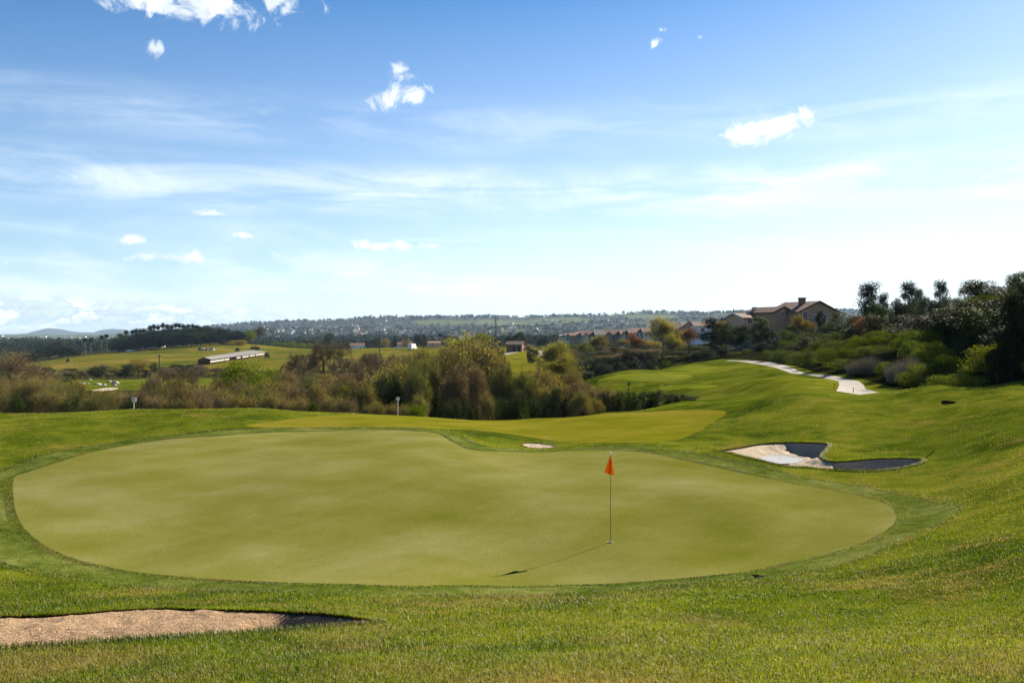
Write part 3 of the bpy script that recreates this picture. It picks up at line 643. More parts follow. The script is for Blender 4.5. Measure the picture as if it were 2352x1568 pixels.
for s_ in (31, 32): make_tree('thicket', s_, 4, 5, .8, .75, 3, (3,4,4), .05, 5, L['brown'], 5000, .11, 3800, .7, .010, up=.4)
for s_ in (41, 42): make_tree('feather', s_, 9, 5, 1.5, .6, 4, (5,4,3,3), .13, 1, L['yellow'], 9000, .15, 3600, 1.0, .010, up=.9)
for s_ in (51, 52): make_clump('oak', s_, 7, 7.5, 34, 10000, .21, L['green'], .22, csize=.17, fray=.2)
for s_ in (61, 62): make_clump('evergreen', s_, 9, 7.5, 26, 9000, .30, L['dark'], .12, csize=.19, fray=.16)
for s_ in (71, 72, 73): make_clump('shrub', s_, 2.4, 3.4, 26, 6500, .115, L['hedge'], .1, 'dome', csize=.20, fray=.2)
for s_ in (81, 82): make_clump('slim', s_, 6, 2.6, 30, 8500, .15, L['euc'], .1, 'column', csize=.26, fray=.28)
for s_ in (91, 92, 93): make_clump('slopeshrub', s_, 1.5, 3.0, 22, 8000, .075, L['slope'], .05, 'dome', csize=.17, fray=.16)
def make_tuft(seed):                                          # feathery grey grass mound
    rng = np.random.RandomState(seed); n = 3000; a = rng.uniform(0,2*PI,n); r = rng.uniform(0,1,n)**.6*1.25
    P0 = np.c_[np.cos(a)*r, np.sin(a)*r, np.zeros(n)]; d = np.c_[np.cos(a)*.5*r+.25, np.sin(a)*.5*r, np.full(n, 1.0)]+rng.normal(size=(n,3))*.18
    V, F, _ = strips(P0, d, (1.15-.45*r)*rng.uniform(.7,1.15,n), np.full(n,.007), rng, .25)
    me = npmesh('tuft_blades', V, F, [L['grey']], attrs={'tint': np.repeat(rng.uniform(0,1,n), 12)})
    mb = MB(); mb.tube([(0,0,-.2),(0,0,.25)], [.25,.15], 8); tm = npmesh('tuft_base', mb.v, mb.f, [M['bark']], mb.m)
    proto('tuft', seed, me, tm, 1.1, 3.0, 'bark')
make_tuft(5); make_tuft(6)
def make_palm(seed):
    rng = np.random.RandomState(seed); V = []; F = []; tn = []
    for i in range(80):
        az = rng.uniform(0,2*PI); e0 = rng.uniform(-1.5,1.2); ln = rng.uniform(1.5,2.1); p = np.array([0,0,12.0]); w = .42
        c, s_ = math.cos(az), math.sin(az); e = e0; tv = rng.uniform(0,1)
        for k in range(5):
            b = len(V); ww = w*(math.sin(PI*(k+.6)/5.6))
            V += [tuple(p+np.array([-s_,c,0])*ww), tuple(p-np.array([-s_,c,0])*ww+np.array([0,0,.05]))]; tn += [tv, tv]
            p = p+np.array([c*math.cos(e), s_*math.cos(e), math.sin(e)])*ln/4; e -= .35
            if k: F.append((b-2, b-1, b+1, b))
    me = npmesh('palm_crown', np.array(V), np.array(F), [L['palm']], attrs={'tint': tn})
    mb = MB(); mb.tube([(0,0,-.5),(0,0,.6),(.05,0,6),(0,0,12)], [.42,.30,.22,.2], 8); tm = npmesh('palm_trunk', mb.v, mb.f, [M['palm_bark']], mb.m, True)
    proto('palm', seed, me, tm, 13.6, 3.4, 'palm_bark')
make_palm(1); make_palm(2)
NAMES = dict(willow='willow_tree', bare='bare_tree', thicket='twiggy_bush', feather='feathery_tree', oak='leafy_tree', evergreen='evergreen_tree', shrub='green_shrub', slim='slim_tree', slopeshrub='slope_shrub', tuft='grass_tuft', palm='palm_tree')
CATS = dict(willow='tree', bare='tree', thicket='bush', feather='tree', oak='tree', evergreen='tree', shrub='shrub', slim='tree', slopeshrub='shrub', tuft='ornamental grass', palm='palm tree')
R = random.Random(7)
def spawn(kind, x, y, h, w, label, group=None, mat=None, sink=.1, rz=None, asp=1.0, i=None, name=None):
    cr_, tr_, h0, w0 = PROTO[kind][R.randrange(len(PROTO[kind])) if i is None else i]
    r = empty(name or NAMES[kind], (x, y, H(x, y)-sink), R.uniform(0, 2*PI) if rz is None else rz, (w/w0*asp, w/w0, h/h0))
    tag(r, label, CATS[kind], group)
    c = link('blades' if kind == 'tuft' else 'crown', cr_, r)
    if mat:
        sl_ = len(cr_.materials)-1; c.material_slots[sl_].link = 'OBJECT'; c.material_slots[sl_].material = L[mat]
    link('base' if kind == 'tuft' else 'trunk', tr_, r)
    return r
def tree(kind, U, V, y, wpx, label, group=None, mat=None, **kw):
    x = (U-CX)/FW*y; zt = EYE-(V-V0)/FW*y; h = max(.5, zt-H(x, y)+.1)
    return spawn(kind, x, y, h, wpx/FW*y, label, group, mat, **kw)

# ------------------------------------------------------------------ houses and other buildings
M['stucco'] = plain('stucco_tan', (.45,.285,.17), .9, .1, .12, 1.5)
M['stucco_cream'] = plain('stucco_cream', (.78,.64,.45), .9, .1, .1, 1.5)
M['stucco_white'] = plain('stucco_white', (.8,.8,.8), .9, .1, .08, 1.5)
M['stucco_grey'] = plain('stucco_grey', (.42,.45,.41), .9, .1, .1, 1.5)
M['stucco_brown'] = plain('stucco_brown', (.36,.26,.18), .9, .1, .1, 1.5)
M['stucco_peach'] = plain('stucco_peach', (.70,.42,.27), .9, .1, .1, 1.5)
def tilemat(name, a, b):
    a, b = sc3(a), sc3(b)
    m, t, out = newmat(name); p = t.node('ShaderNodeTexCoord').outputs['Object']
    n = t.noise(p, 2.2, 5, .7); w1 = t.node('ShaderNodeTexWave', {'Vector': p, 'Scale': 1.9}, bands_direction='Z').outputs['Fac']
    bs = t.node('ShaderNodeBsdfPrincipled', {'Base Color': t.mix(n, a, b), 'Roughness': .8, 'Specular IOR Level': .2})
    bp = t.node('ShaderNodeBump', {'Strength': .6, 'Distance': .06, 'Height': w1}); t.l.new(bp.outputs[0], bs.inputs['Normal'])
    t.l.new(bs.outputs[0], out.inputs[0]); return m
M['tile_red'] = tilemat('roof_tile_red', (.13,.064,.043), (.23,.125,.088))
M['tile_brown'] = tilemat('roof_tile_brown', (.16,.10,.07), (.30,.20,.14))
M['tile_grey'] = tilemat('roof_tile_grey', (.13,.13,.12), (.24,.23,.21))
M['trim'] = plain('white_trim', (.72,.70,.66), .6, .3, .05)
M['wood_dark'] = plain('dark_wood', (.035,.025,.018), .8, .2, .2)
M['glass'] = plain('window_glass', (.02,.022,.028), .35, .3, .1)
M['white'] = plain('white_paint', (.80,.80,.78), .5, .4, .03)
M['metal_roof'] = plain('corrugated_roof', (.20,.19,.18), .85, .15, .12, .4)
M['shed_panel'] = plain('shed_panel', (.40,.38,.35), .8, .2, .15)
M['rust'] = plain('rusty_wall', (.25,.09,.045), .9, .1, .3, .5)
M['steel'] = plain('grey_steel', (.18,.18,.18), .5, .5, .1)
M['pole_wood'] = plain('pole_wood', (.07,.05,.035), .9, .1, .2)
M['brick'] = plain('brown_brick', (.24,.14,.09), .9, .1, .3, 4)
M['stone'] = plain('pale_boulder', (.42,.37,.33), .85, .2, .3, 1.2, bump=.5)
M['rubber'] = plain('tyre_rubber', (.02,.02,.02), .8, .2)
M['flag'] = leafmat('flag_cloth', (.92,.30,.010), (1.0,.38,.016), .25, .8, 0)
M['soil_and_shade'] = turf('dark_soil_and_shade', ((.006,.005,.003),(.010,.008,.005),(.016,.012,.008)))

def block(root, cx, cy, w, d, z0, hw, axis, rise, wm, rm, over=.35, bargem=None):
    """wall prism with gable roof; axis = ridge direction"""
    x0, x1, y0, y1 = cx-w/2, cx+w/2, cy-d/2, cy+d/2; zt = z0+hw
    mb = MB()
    if axis == 'y':
        v = [(x0,y0,z0),(x1,y0,z0),(x1,y0,zt),(cx,y0,zt+rise),(x0,y0,zt),(x0,y1,z0),(x1,y1,z0),(x1,y1,zt),(cx,y1,zt+rise),(x0,y1,zt)]
    else:
        v = [(x1,y0,z0),(x1,y1,z0),(x1,y1,zt),(x1,cy,zt+rise),(x1,y0,zt),(x0,y0,z0),(x0,y1,z0),(x0,y1,zt),(x0,cy,zt+rise),(x0,y0,zt)]
    mb.add(v, [(0,1,2,3,4),(9,8,7,6,5),(0,4,9,5),(1,6,7,2),(2,7,8,3),(4,3,8,9)])
    mb.build('wall', M[wm], root)
    half = w/2 if axis == 'y' else d/2; sl_ = rise/half; th = .16; ro = MB(); br1 = MB(); br2 = MB()
    for s_ in (-1, 1):
        a = half+over; lo = zt-over*sl_
        for (t0, t1, tgt, e) in (((-d/2 if axis == 'y' else -w/2)-over, (d/2 if axis == 'y' else w/2)+over, ro, 0), ((-d/2 if axis == 'y' else -w/2)-over-.07, (-d/2 if axis == 'y' else -w/2)-over-.005, br1, .05), ((d/2 if axis == 'y' else w/2)+over+.005, (d/2 if axis == 'y' else w/2)+over+.07, br2, .05)):
            q = []
            for tt in (t0, t1):
                for (aa, zz) in ((a, lo), (0.0, zt+rise)):
                    for dz in (.02-e, th+e):
                        px, py = (cx+s_*aa, cy+tt) if axis == 'y' else (cx+tt, cy+s_*aa)
                        q.append((px, py, zz+dz))
            tgt.add(q, [(0,1,3,2),(4,6,7,5),(0,4,5,1),(2,3,7,6),(1,5,7,3),(0,2,6,4)])
    ro.build('roof', M[rm], root)
    if bargem: br1.build('bargeboard', M[bargem], root); br2.build('bargeboard', M[bargem], root)
def window(root, x, y, z, w, h, face='-y', frame='trim'):
    mb = MB(); t_ = .09; pn = MB()
    def bx(m_, a0, b0, a1, b1, d0, d1):
        if face == '-y': m_.box(x+a0, y-d1, z+b0, x+a1, y-d0, z+b1)
        else: m_.box(x-d1, y+a0, z+b0, x-d0, y+a1, z+b1)
    bx(mb, -w/2-t_, -t_, w/2+t_, 0, .01, .09); bx(mb, -w/2-t_, h, w/2+t_, h+t_, .01, .09)
    bx(mb, -w/2-t_, 0, -w/2, h, .01, .09); bx(mb, w/2, 0, w/2+t_, h, .01, .09); bx(mb, -.03, 0, .03, h, .03, .07)
    bx(pn, -w/2, 0, w/2, h, .005, .03)
    f = mb.build('window', M[frame], root); pn.build('pane', M['glass'], f)

# the large house on the rise
U_H, Y_H = 1880, 150.0
hx, hy = uy(U_H, Y_H); hz = H(hx, hy)-.3
zw = lambda V, y=Y_H: EYE-(V-V0)/FW*y
big = empty('large_house', (hx, hy, 0), math.radians(24))
tag(big, 'large tan stucco house with red tiled roof and brick chimney on the rise', 'house')
ez = zw(716); az_ = zw(693)
block(big, 0, 4.0, 9.2, 8, hz-1, ez-hz+1, 'y', az_-ez, 'stucco', 'tile_red', bargem='wood_dark')
block(big, -5.6, 6.5, 4.5, 7, hz-1, ez-hz+.9, 'y', .95, 'stucco', 'tile_red', bargem='wood_dark')
block(big, -9.4, 9.2, 4.4, 5, hz-1.5, ez-hz+.4, 'x', .8, 'stucco_peach', 'tile_red', bargem='trim')
block(big, 6.2, 9.5, 8.4, 7, hz-1, ez-hz+.8, 'x', 1.5, 'stucco', 'tile_brown', bargem='wood_dark')
for wx_, wz_, ww_, wh_ in ((-.9, zw(736), .8, .95), (1.5, zw(735), .7, 1.0), (-3.2, zw(741), 1.0, 2.0)): window(big, wx_, 0, wz_, ww_, wh_)
window(big, -5.6, 3.0, zw(726), .6, .8); window(big, -10.2, 6.7, zw(742), 1.0, 1.0); window(big, 7, 6, zw(728), 1.2, 1.1)
mb = MB(); mb.box(-.35,-.04,zw(701),.35,-.005,zw(698)); mb.build('gable_vent', M['stucco_brown'], big)
mb = MB(); mb.box(-1.6,2.4,zw(700),-.75,3.4,zw(684)); mb.box(-1.72,2.28,zw(686.5),-.63,3.52,zw(685.4)); mb.box(-1.66,2.34,zw(684)-.01,-.69,3.46,zw(682.3)); mb.build('chimney', M['brick'], big)
mb = MB(); mb.box(-7.2,9,zw(710),-6.5,9.7,zw(703)); mb.build('chimney', M['stucco_cream'], big)
mb = MB(); mb.box(-4.4,-1.6,zw(747)-.12,-1.0,-.05,zw(747))
for k in range(18): mb.box(-4.4+k*.2-.015, -1.6, zw(747), -4.4+k*.2+.015, -1.57, zw(747)+.95)
mb.box(-4.4,-1.61,zw(747)+.95,-1.0,-1.55,zw(747)+1.02); mb.build('balcony', M['wood_dark'], big)
for vx_ in (-3.1, -2.4):
    mb = MB(); mb.tube([(vx_,6,zw(697)),(vx_,6,zw(691.5))], .05, 6); mb.build('vent_pipe', M['steel'], big)

def unit(name, label, U0, U1, Vt, Ve, y, axis, wm, rm, group=None, depth=9, rz=0, barge=None, wins=1, frame='trim', Vb=None, twins=()):
    w = (U1-U0)/FW*y; x = ((U0+U1)/2-CX)/FW*y; zb = H(x, y)-1.5
    top = zw(Vt, y); ev = zw(Ve, y)
    r = empty(name, (x, y, 0), math.radians(rz)); tag(r, label, 'house', group)
    block(r, 0, depth/2, w, depth, zb, ev-zb, axis, top-ev, wm, rm, bargem=barge)
    for k in range(wins):
        wx_ = -w/2+w*(k+.5)/wins
        window(r, wx_, 0, ev-(1.9 if y > 250 else 1.9), min(1.1, w*.22/wins*1.6), 1.25, frame=frame)
        if twins: window(r, wx_, 0, ev-4.6, min(1.1, w*.22/wins*1.6), 1.35, frame=frame)
    return r
def balcony(r, x0, x1, z):
    mb = MB(); mb.box(x0, -1.3, z-.15, x1, -.02, z)
    n_ = int((x1-x0)/.3)
    for k in range(n_+1): mb.box(x0+k*(x1-x0)/n_-.04, -1.3, z, x0+k*(x1-x0)/n_+.04, -1.25, z+.95)
    mb.box(x0,-1.33,z+.95,x1,-1.22,z+1.05); mb.build('balcony', M['wood_dark'], r)
G1 = 'townhouses stepping along the rim above the creek'
YR = 380
rowh = [('narrow grey townhouse with olive roof at the left end of the row', 1287,1298.5,768.5,771.5,'x','stucco_grey','tile_grey',None,1),
 ('white walled slice of townhouse with small red roof, second in the row from the left', 1298.5,1309,766,772.5,'x','stucco_white','tile_red',None,1),
 ('brown walled townhouse with red roof, third in the row from the left', 1309,1325,765,771,'x','stucco_brown','tile_red',None,0),
 ('cream townhouse with plain brown roof left of the gabled cream one', 1325,1340,762,770,'x','stucco_cream','tile_brown','trim',2),
 ('cream townhouse with a pointed gable and dark balcony, left half of the row', 1338,1368,760,770,'x','stucco_cream','tile_red','trim',1),
 ('grey townhouse with grey slate roof and white roof edge, middle of the row', 1368,1388,757.5,769,'x','stucco_grey','tile_grey','trim',1),
 ('townhouse with dark timber gable and black balcony under a wide red roof', 1387,1428,757,768,'x','stucco_brown','tile_red','trim',1),
 ('cream townhouse with a small gable, right of the black balcony', 1427,1446,758.5,767,'x','stucco_cream','tile_red','trim',1),
 ('peach townhouse with white slanting roof edge, right half of the row', 1446,1460,755.5,764.5,'x','stucco_peach','tile_red','trim',1),
 ('white walled townhouse with red roof, second from the right end of the row', 1460,1478,754,763,'x','stucco_white','tile_red','trim',2),
 ('tan townhouse with red roof at the right end of the row, behind the orange tree', 1478,1502,753,762,'x','stucco_cream','tile_red','trim',2)]
for k, (lb, a, b, vt, ve, ax, wmm, rmm, bg_, nw) in enumerate(rowh):
    y_ = YR-((k*7)%3)*2.2-k*2.0
    r = unit('townhouse', lb, a, b, vt, ve, y_, ax, wmm, rmm, G1, 10, 0, bg_, nw, twins=(1,))
    w_ = (b-a)/FW*y_; ev = zw(ve, y_)
    if k in (4, 6, 7): block(r, -w_*.22, -.7, w_*.36, 1.6, H(r.location.x, y_)-1.5, ev-.3-(H(r.location.x, y_)-1.5), 'y', 1.3, 'stucco_cream' if k != 6 else 'stucco_brown', 'tile_red', bargem='wood_dark')
    if k in (4, 6): balcony(r, w_*.08, w_*.46, ev-3.1)
# nearer blocks
r = unit('gabled_house', 'grey brown house with hipped brown roof right of the tall yellow green tree', 1532,1566,740,755,285,'x','stucco_brown','tile_brown','nearer houses on the rise',8,0,'trim',1,twins=(1,))
r = unit('gabled_house', 'house with steep red gable and pink chimney behind the orange brown tree', 1566,1600,741,752,278,'y','stucco_peach','tile_red','nearer houses on the rise',9,-8,'wood_dark',1,twins=(1,))
mb = MB(); mb.box(-.3,4,zw(748,278),.9,5,zw(735,278)); mb.build('chimney', M['stucco_peach'], r)
unit('gabled_house', 'white walled house with red roof between two dark trees', 1598,1630,741,749,270,'x','stucco_white','tile_red','nearer houses on the rise',8,0,'trim',1,twins=(1,))
r = unit('gabled_house', 'house with bright white slanting roof edge and red tiles left of the blue grey house', 1683,1706,730,742,205,'y','stucco_brown','tile_red','nearer houses on the rise',7,18,'trim',0)
block(r, 3.2, 3.4, 3.2, 6, zw(790,205), zw(741,205)-zw(790,205), 'x', 1.3, 'stucco_brown', 'tile_red', bargem='trim')
unit('gabled_house', 'blue grey house with grey tiled roof and white framed windows', 1709,1738,724,738,198,'x','stucco_grey','tile_grey','nearer houses on the rise',8,4,'wood_dark',2)
r = unit('gabled_house', 'cream house with pale gabled bay and stucco chimney beside the blue grey house', 1736,1757,723,736,192,'y','stucco_cream','tile_grey','nearer houses on the rise',8,-14,'trim',1)
mb = MB(); mb.box(.4,3,zw(730,192),1.5,4,zw(716,192)); mb.build('chimney', M['stucco_peach'], r)
unit('gabled_house', 'low house with long dark roof line just left of the large tan house', 1752,1785,715,727,178,'x','stucco','tile_brown','nearer houses on the rise',8,10,'wood_dark',1)

# long shed in the field
sh = empty('long_shed', (0,0,0)); tag(sh, 'long low shed with pale corrugated roof and rusty walls in the field', 'shed')
pn_ = [( -126.9,330,-6.75),(-124.2,330,-5.65),(-121.4,330,-6.6)]; pf_ = [(-139.8,431,-6.15),(-137.0,431,-5.1),(-128.6-.4,431,-6.0)]
mb = MB()
for a, b in ((0,1),(1,2)):
    q = [pn_[a], pn_[b], pf_[b], pf_[a]]; v = q+[(p[0],p[1],p[2]+.14) for p in q]
    mb.add(v, [(0,3,2,1),(4,5,6,7),(0,1,5,4),(1,2,6,5),(2,3,7,6),(3,0,4,7)])
mb.build('roof', M['metal_roof'], sh)
mb = MB()
def lerp3(a, b, t_): return tuple(a[i]+(b[i]-a[i])*t_ for i in range(3))
for k in range(26):                                           # posts and white lower panels along the near side
    p = lerp3(pn_[2], pf_[2], k/25); mb = MB(); mb.box(p[0]-.35, p[1]-.1, p[2]-2.6, p[0]-.15, p[1]+.1, p[2]); mb.build('post', M['rust'], sh)
for a, b in ((0.0,.28),(.40,.47),(.50,.62),(.64,.74),(.76,.98)):
    wl = MB(); A_ = lerp3(pn_[2], pf_[2], a); B_ = lerp3(pn_[2], pf_[2], b)
    v = [(A_[0]-.1,A_[1],A_[2]-1.15),(B_[0]-.1,B_[1],B_[2]-1.15),(B_[0]-.1,B_[1],B_[2]-.45),(A_[0]-.1,A_[1],A_[2]-.45)]; v += [(q[0]-.08,q[1]+.02,q[2]) for q in v]
    wl.add(v, [(0,1,2,3),(7,6,5,4),(0,4,5,1),(1,5,6,2),(2,6,7,3),(3,7,4,0)]); wl.build('wall_panel', M['shed_panel'], sh)
bw = MB(); A_, B_ = pn_[0], pf_[0]; v = [(A_[0]+.3,A_[1],A_[2]-2.4),(B_[0]+.3,B_[1],B_[2]-2.4),(B_[0]+.3,B_[1],B_[2]),(A_[0]+.3,A_[1],A_[2])]; v += [(q[0]+.1,q[1],q[2]) for q in v]
bw.add(v, [(0,1,2,3),(7,6,5,4),(0,4,5,1),(1,5,6,2),(2,6,7,3),(3,7,4,0)]); bw.build('back_wall', M['rust'], sh)

# small brick restroom hut by the far cart path
x, y = uy(1181, 290); z = H(x, y)
hut = empty('brick_hut', (x, y, z), math.radians(-12)); tag(hut, 'small brown brick hut with hipped brown roof beside the far cart path', 'hut')
block(hut, 0, 2, 5.6, 4.2, -.5, 3.0, 'x', 1.0, 'brick', 'tile_brown'); mb = MB(); mb.box(-.5,-.16,0,.4,-.103,2); mb.build('door', M['wood_dark'], hut); mb = MB(); mb.box(1.3,-.16,0,2.2,-.103,2); mb.build('door', M['wood_dark'], hut)
x, y = uy(998, 440); h2 = empty('pale_hut', (x, y, H(x, y)), .3); tag(h2, 'small pale hut with flat brown roof between the truck and the yellow willow', 'hut')
block(h2, 0, 2, 6.5, 5, -.5, 2.9, 'x', .9, 'stucco_peach', 'tile_brown'); window(h2, -1.2, -.5, 1.1, .8, .9)
x, y = uy(1078, 560); h3 = empty('farmhouse', (x, y, H(x, y)), .1); tag(h3, 'house with dark roof half hidden behind the yellow willow tops', 'house')
block(h3, 0, 3, 14, 8, -2, 8.2, 'x', 2, 'stucco_white', 'tile_grey', bargem='trim')
x, y = uy(1078-92, 590); h3 = empty('farmhouse', (x, y, H(x, y)), .2); tag(h3, 'orange walled farmhouse with red roof behind the white truck', 'house')
block(h3, -18, 3, 12, 8, -2, 5.2, 'x', 1.8, 'stucco_peach', 'tile_red', bargem='trim')
x, y = uy(862, 560); h3 = empty('farmhouse', (x, y, H(x, y)), .2); tag(h3, 'low red roofed farmhouse with white gable left of the power pole in the middle', 'house')
block(h3, -12, 3, 9, 8, -2, 5.0, 'x', 1.4, 'stucco_white', 'tile_red', bargem='trim')
x, y = uy(347, 520); h3 = empty('farmhouse', (x, y, H(x, y)), 0); tag(h3, 'long low pale farm building under the dark grove', 'building')
block(h3, 0, 3, 13, 6, -1, 4.0, 'x', 1.0, 'stucco_cream', 'tile_brown', bargem='trim'); window(h3, -3, 0, 1, 1.2, 1)

# power poles
def power_pole(U, Vt, Vb, y, label, arm=True, r_=.16):
    x = (U-CX)/FW*y; zb = H(x, y); zt = zw(Vt, y)
    r = empty('power_pole', (x, y, zb)); tag(r, label, 'power pole', 'wooden power poles')
    mb = MB(); mb.tube([(0,0,-1),(0,0,zt-zb)], [r_*1.2, r_*.8], 8); mb.build('pole', M['pole_wood'], r)
    if arm:
        mb = MB(); mb.box(-1.1,-.2,zt-zb-.7,1.1,-.05-.1,zt-zb-.5); mb.build('crossarm', M['pole_wood'], r)
        for q in (-.95,-.4,.4,.95):
            mb = MB(); mb.tube([(q,-.17,zt-zb-.5),(q,-.17,zt-zb-.28)], .06, 6); mb.build('insulator', M['white'], r)
power_pole(872, 757, 826, 300, 'dark power pole rising from the brown trees, middle of the photo')
power_pole(1139, 727, 800, 285, 'tallest power pole, right of the yellow willow tops, reaching the skyline', True, .18)
power_pole(366, 813, 842, 260, 'short power pole in front of the field below the dark grove')
power_pole(1685, 708, 745, 200, 'thin pole above the roofs near the blue grey house', False, .11)

# vehicles
def car(U, y, label, colour, rz, kind='car'):
    x = (U-CX)/FW*y; r = empty('parked_car' if kind == 'car' else 'box_truck', (x, y, H(x, y)), rz); tag(r, label, kind)
    mb = MB(); pr = [(-2.2,.35),(-2.2,.85),(-1.5,.98),(-.9,1.45),(.8,1.45),(1.4,.95),(2.2,.85),(2.2,.35)] if kind == 'car' else [(-3.4,.5),(-3.4,3.2),(1.2,3.2),(1.25,2.2),(2.2,2.1),(2.7,1.3),(3.1,1.2),(3.1,.5)]
    hw_ = .88 if kind == 'car' else 1.15; n_ = len(pr)
    mb.add([(a, -hw_, b) for a, b in pr]+[(a, hw_, b) for a, b in pr], [tuple(range(n_)), tuple(range(2*n_-1, n_-1, -1))]+[(i, i+n_, (i+1)%n_+n_, (i+1)%n_) for i in range(n_)])
    mb.build('body', colour, r)
    gl = MB()
    if kind == 'car': gl.box(-.95,-hw_-.01,1.0,.85,-hw_+.02,1.35); gl.box(-.95,hw_-.02,1.0,.85,hw_+.01,1.35)
    else: gl.box(1.4,-hw_-.01,1.4,2.2,hw_+.01,2.0)
    gl.build('window', M['glass'], r)
    for a in ((-1.35, 1.35) if kind == 'car' else (-2.2, 2.1)):
        for b in (-hw_, hw_):
            w_ = MB(); rr_ = .33 if kind == 'car' else .45; w_.tube([(a, b-.1, rr_), (a, b+.1, rr_)], rr_, 12); w_.build('wheel', M['rubber'], r)
M['red_paint'] = plain('red_paint', (.45,.04,.03), .4, .5, .05)
car(948, 430, 'white box truck parked on the far field road', M['white'], 1.2, 'truck')
car(916, 470, 'small white car left of the box truck on the far road', M['white'], .3)
car(297, 490, 'white car parked at the left foot of the dark grove', M['white'], .2)
car(305, 494, 'grey car parked just right of the white car below the grove', M['steel'], 2.8)
car(351, 492, 'red car parked in front of the low farm building', M['red_paint'], .1)
car(832, 500, 'white vehicle at the edge of the field left of the middle power pole', M['white'], .5)
# heap of farm gear in the field
x, y = uy(474, 455); rg = random.Random(4); fg = empty('farm_gear', (x, y, H(x, y))); tag(fg, 'heap of dark and white farm gear in the field left of the long shed', 'farm gear')
for k in range(12):
    a, b, c_ = rg.uniform(-4,4), rg.uniform(-1.5,1.5), rg.uniform(.4,1.0); mb = MB(); mb.box(a-c_*.8, b-c_*.5, -.3, a+c_*.8, b+c_*.5, c_*rg.uniform(.7,1.8)); mb.build('crate', M[('steel','wood_dark','white')[k % 3]], fg)
mb = MB(); mb.tube([(-.5,0,0),(-.4,0,2.8)], .18, 6); mb.build('post', M['wood_dark'], fg)

# boulders
def boulder(U, V, wpx, hpx, label, seed):
    x, y = hit(U, V+hpx*.5, 150, 240); s_ = y/FW; rng = np.random.RandomState(seed)
    n1, n2 = 14, 20; V_ = []; F_ = []
    for i in range(n1+1):
        for j in range(n2):
            th, ph = PI*i/n1, 2*PI*j/n2; d = np.array([math.sin(th)*math.cos(ph), math.sin(th)*math.sin(ph), math.cos(th)])
            rr_ = 1+.28*(fbm(np.array([d[0]*1.3+seed+5.]), np.array([d[1]*1.3+d[2]*1.7+9.]), seed, 3)[0]-.5)*2
            V_.append(d*rr_*np.array([wpx*.5*s_, wpx*.42*s_, hpx*.52*s_]))
    for i in range(n1):
        for j in range(n2): F_.append((i*n2+j, (i+1)*n2+j, (i+1)*n2+(j+1)%n2, i*n2+(j+1)%n2))
    o = link('boulder', npmesh('boulder', V_, F_, [M['stone']], smooth=True)); o.location = (x, y, H(x, y)+hpx*.12*s_); o.rotation_euler = (0, rng.uniform(-.25,.25), 0)
    tag(o, label, 'boulder', 'pale boulders on the far lawn')
for k, (U, V, w_, h_, lb) in enumerate([(307*.6125,878.5,18,5,'long flat pale boulder at the left end of the boulder group'),(201.5,880,8,4,'small pale boulder right beside the long flat one'),(226,880.5,15,6,'slanting pale boulder in the middle of the group'),
     (239,882.5,11,6,'rounded pale boulder just right of the slanting one'),(250,874.5,12,6,'upper pale boulder left of the biggest one'),(265.5,876.5,17,9,'biggest pale boulder at the right end of the group'),(264,883,9,5,'small pale boulder in front of the biggest one'),(208,870.5,8,2.5,'thin pale boulder farthest back on the lawn')]):
    boulder(U, V, w_, h_, lb, 30+k)

# ------------------------------------------------------------------ flagstick and small course items
fx, fy = hit(1402, 1245); fz = H(fx, fy)-.02
fs = empty('flagstick', (fx, fy, fz)); tag(fs, 'thin flagstick with drooping orange flag standing in the hole on the green', 'flagstick')
mb = MB(); mb.tube([(0,0,-.05),(0,0,.6),(0,0,2.10)], [.0085,.008,.0065], 10); mb.build('pole', plain('pole_fibreglass', (.20,.17,.12), .4, .5, .1), fs)
mb = MB(); mb.tube([(0,0,2.075),(0,0,2.12)], [.013,.013], 10); mb.tube([(0,0,2.12),(0,0,2.14),(0,0,2.155)], [.018,.022,.008], 10); mb.build('finial', M['white'], fs)
nu, nv = 30, 36; V_ = []; F_ = []
for j in range(nv+1):
    t_ = j/nv
    for i in range(nu+1):
        s_ = i/nu; xl, xr_ = -.135*t_-.004, .008+.072*t_**.8
        bot = .395+.075*s_**.8; zz = 2.07-bot*t_
        fold = math.sin(s_*PI*3.2+.4)*.030*t_+math.sin(s_*PI*6.5+t_*2)*.008*t_
        xx = xl+(xr_-xl)*s_+.012*math.sin(s_*PI*4)*t_
        V_.append((xx, -.012+fold*.9, zz))
for j in range(nv):
    for i in range(nu): F_.append((j*(nu+1)+i, j*(nu+1)+i+1, (j+1)*(nu+1)+i+1, (j+1)*(nu+1)+i))
me = npmesh('flag', V_, F_, [M['flag']], smooth=True); flag = link('flag', me, fs); sm_ = flag.modifiers.new('thickness', 'SOLIDIFY'); sm_.thickness = .002
em = [f for k, f in enumerate(F_) if (lambda i, j: ((i-19)/3.2)**2+((j-12)/2.2)**2 < 1 or (abs((i-19)-(j-13)*.9) < 1.2 and 8 < j < 17) or ((i-22)**2/5+(j-16)**2/3 < 1))(k % nu, k//nu)]
us_ = sorted({v for f in em for v in f}); mp = {v: k for k, v in enumerate(us_)}
me = npmesh('emblem', [(V_[v][0], V_[v][1]-.0035, V_[v][2]) for v in us_], [tuple(mp[v] for v in f) for f in em], [plain('emblem_ink', (.03,.015,.01), .8, .1)]); link('emblem', me, flag)
me_ = MB(); me_.tube([(0,0,.021),(0,0,.026)], .062, 24); me_.build('cup_shade', plain('cup_shadow', (.012,.012,.01), .9, .1), fs)  # dark disc over uncut turf, coloured as the shade inside the hole
rg_ = MB()
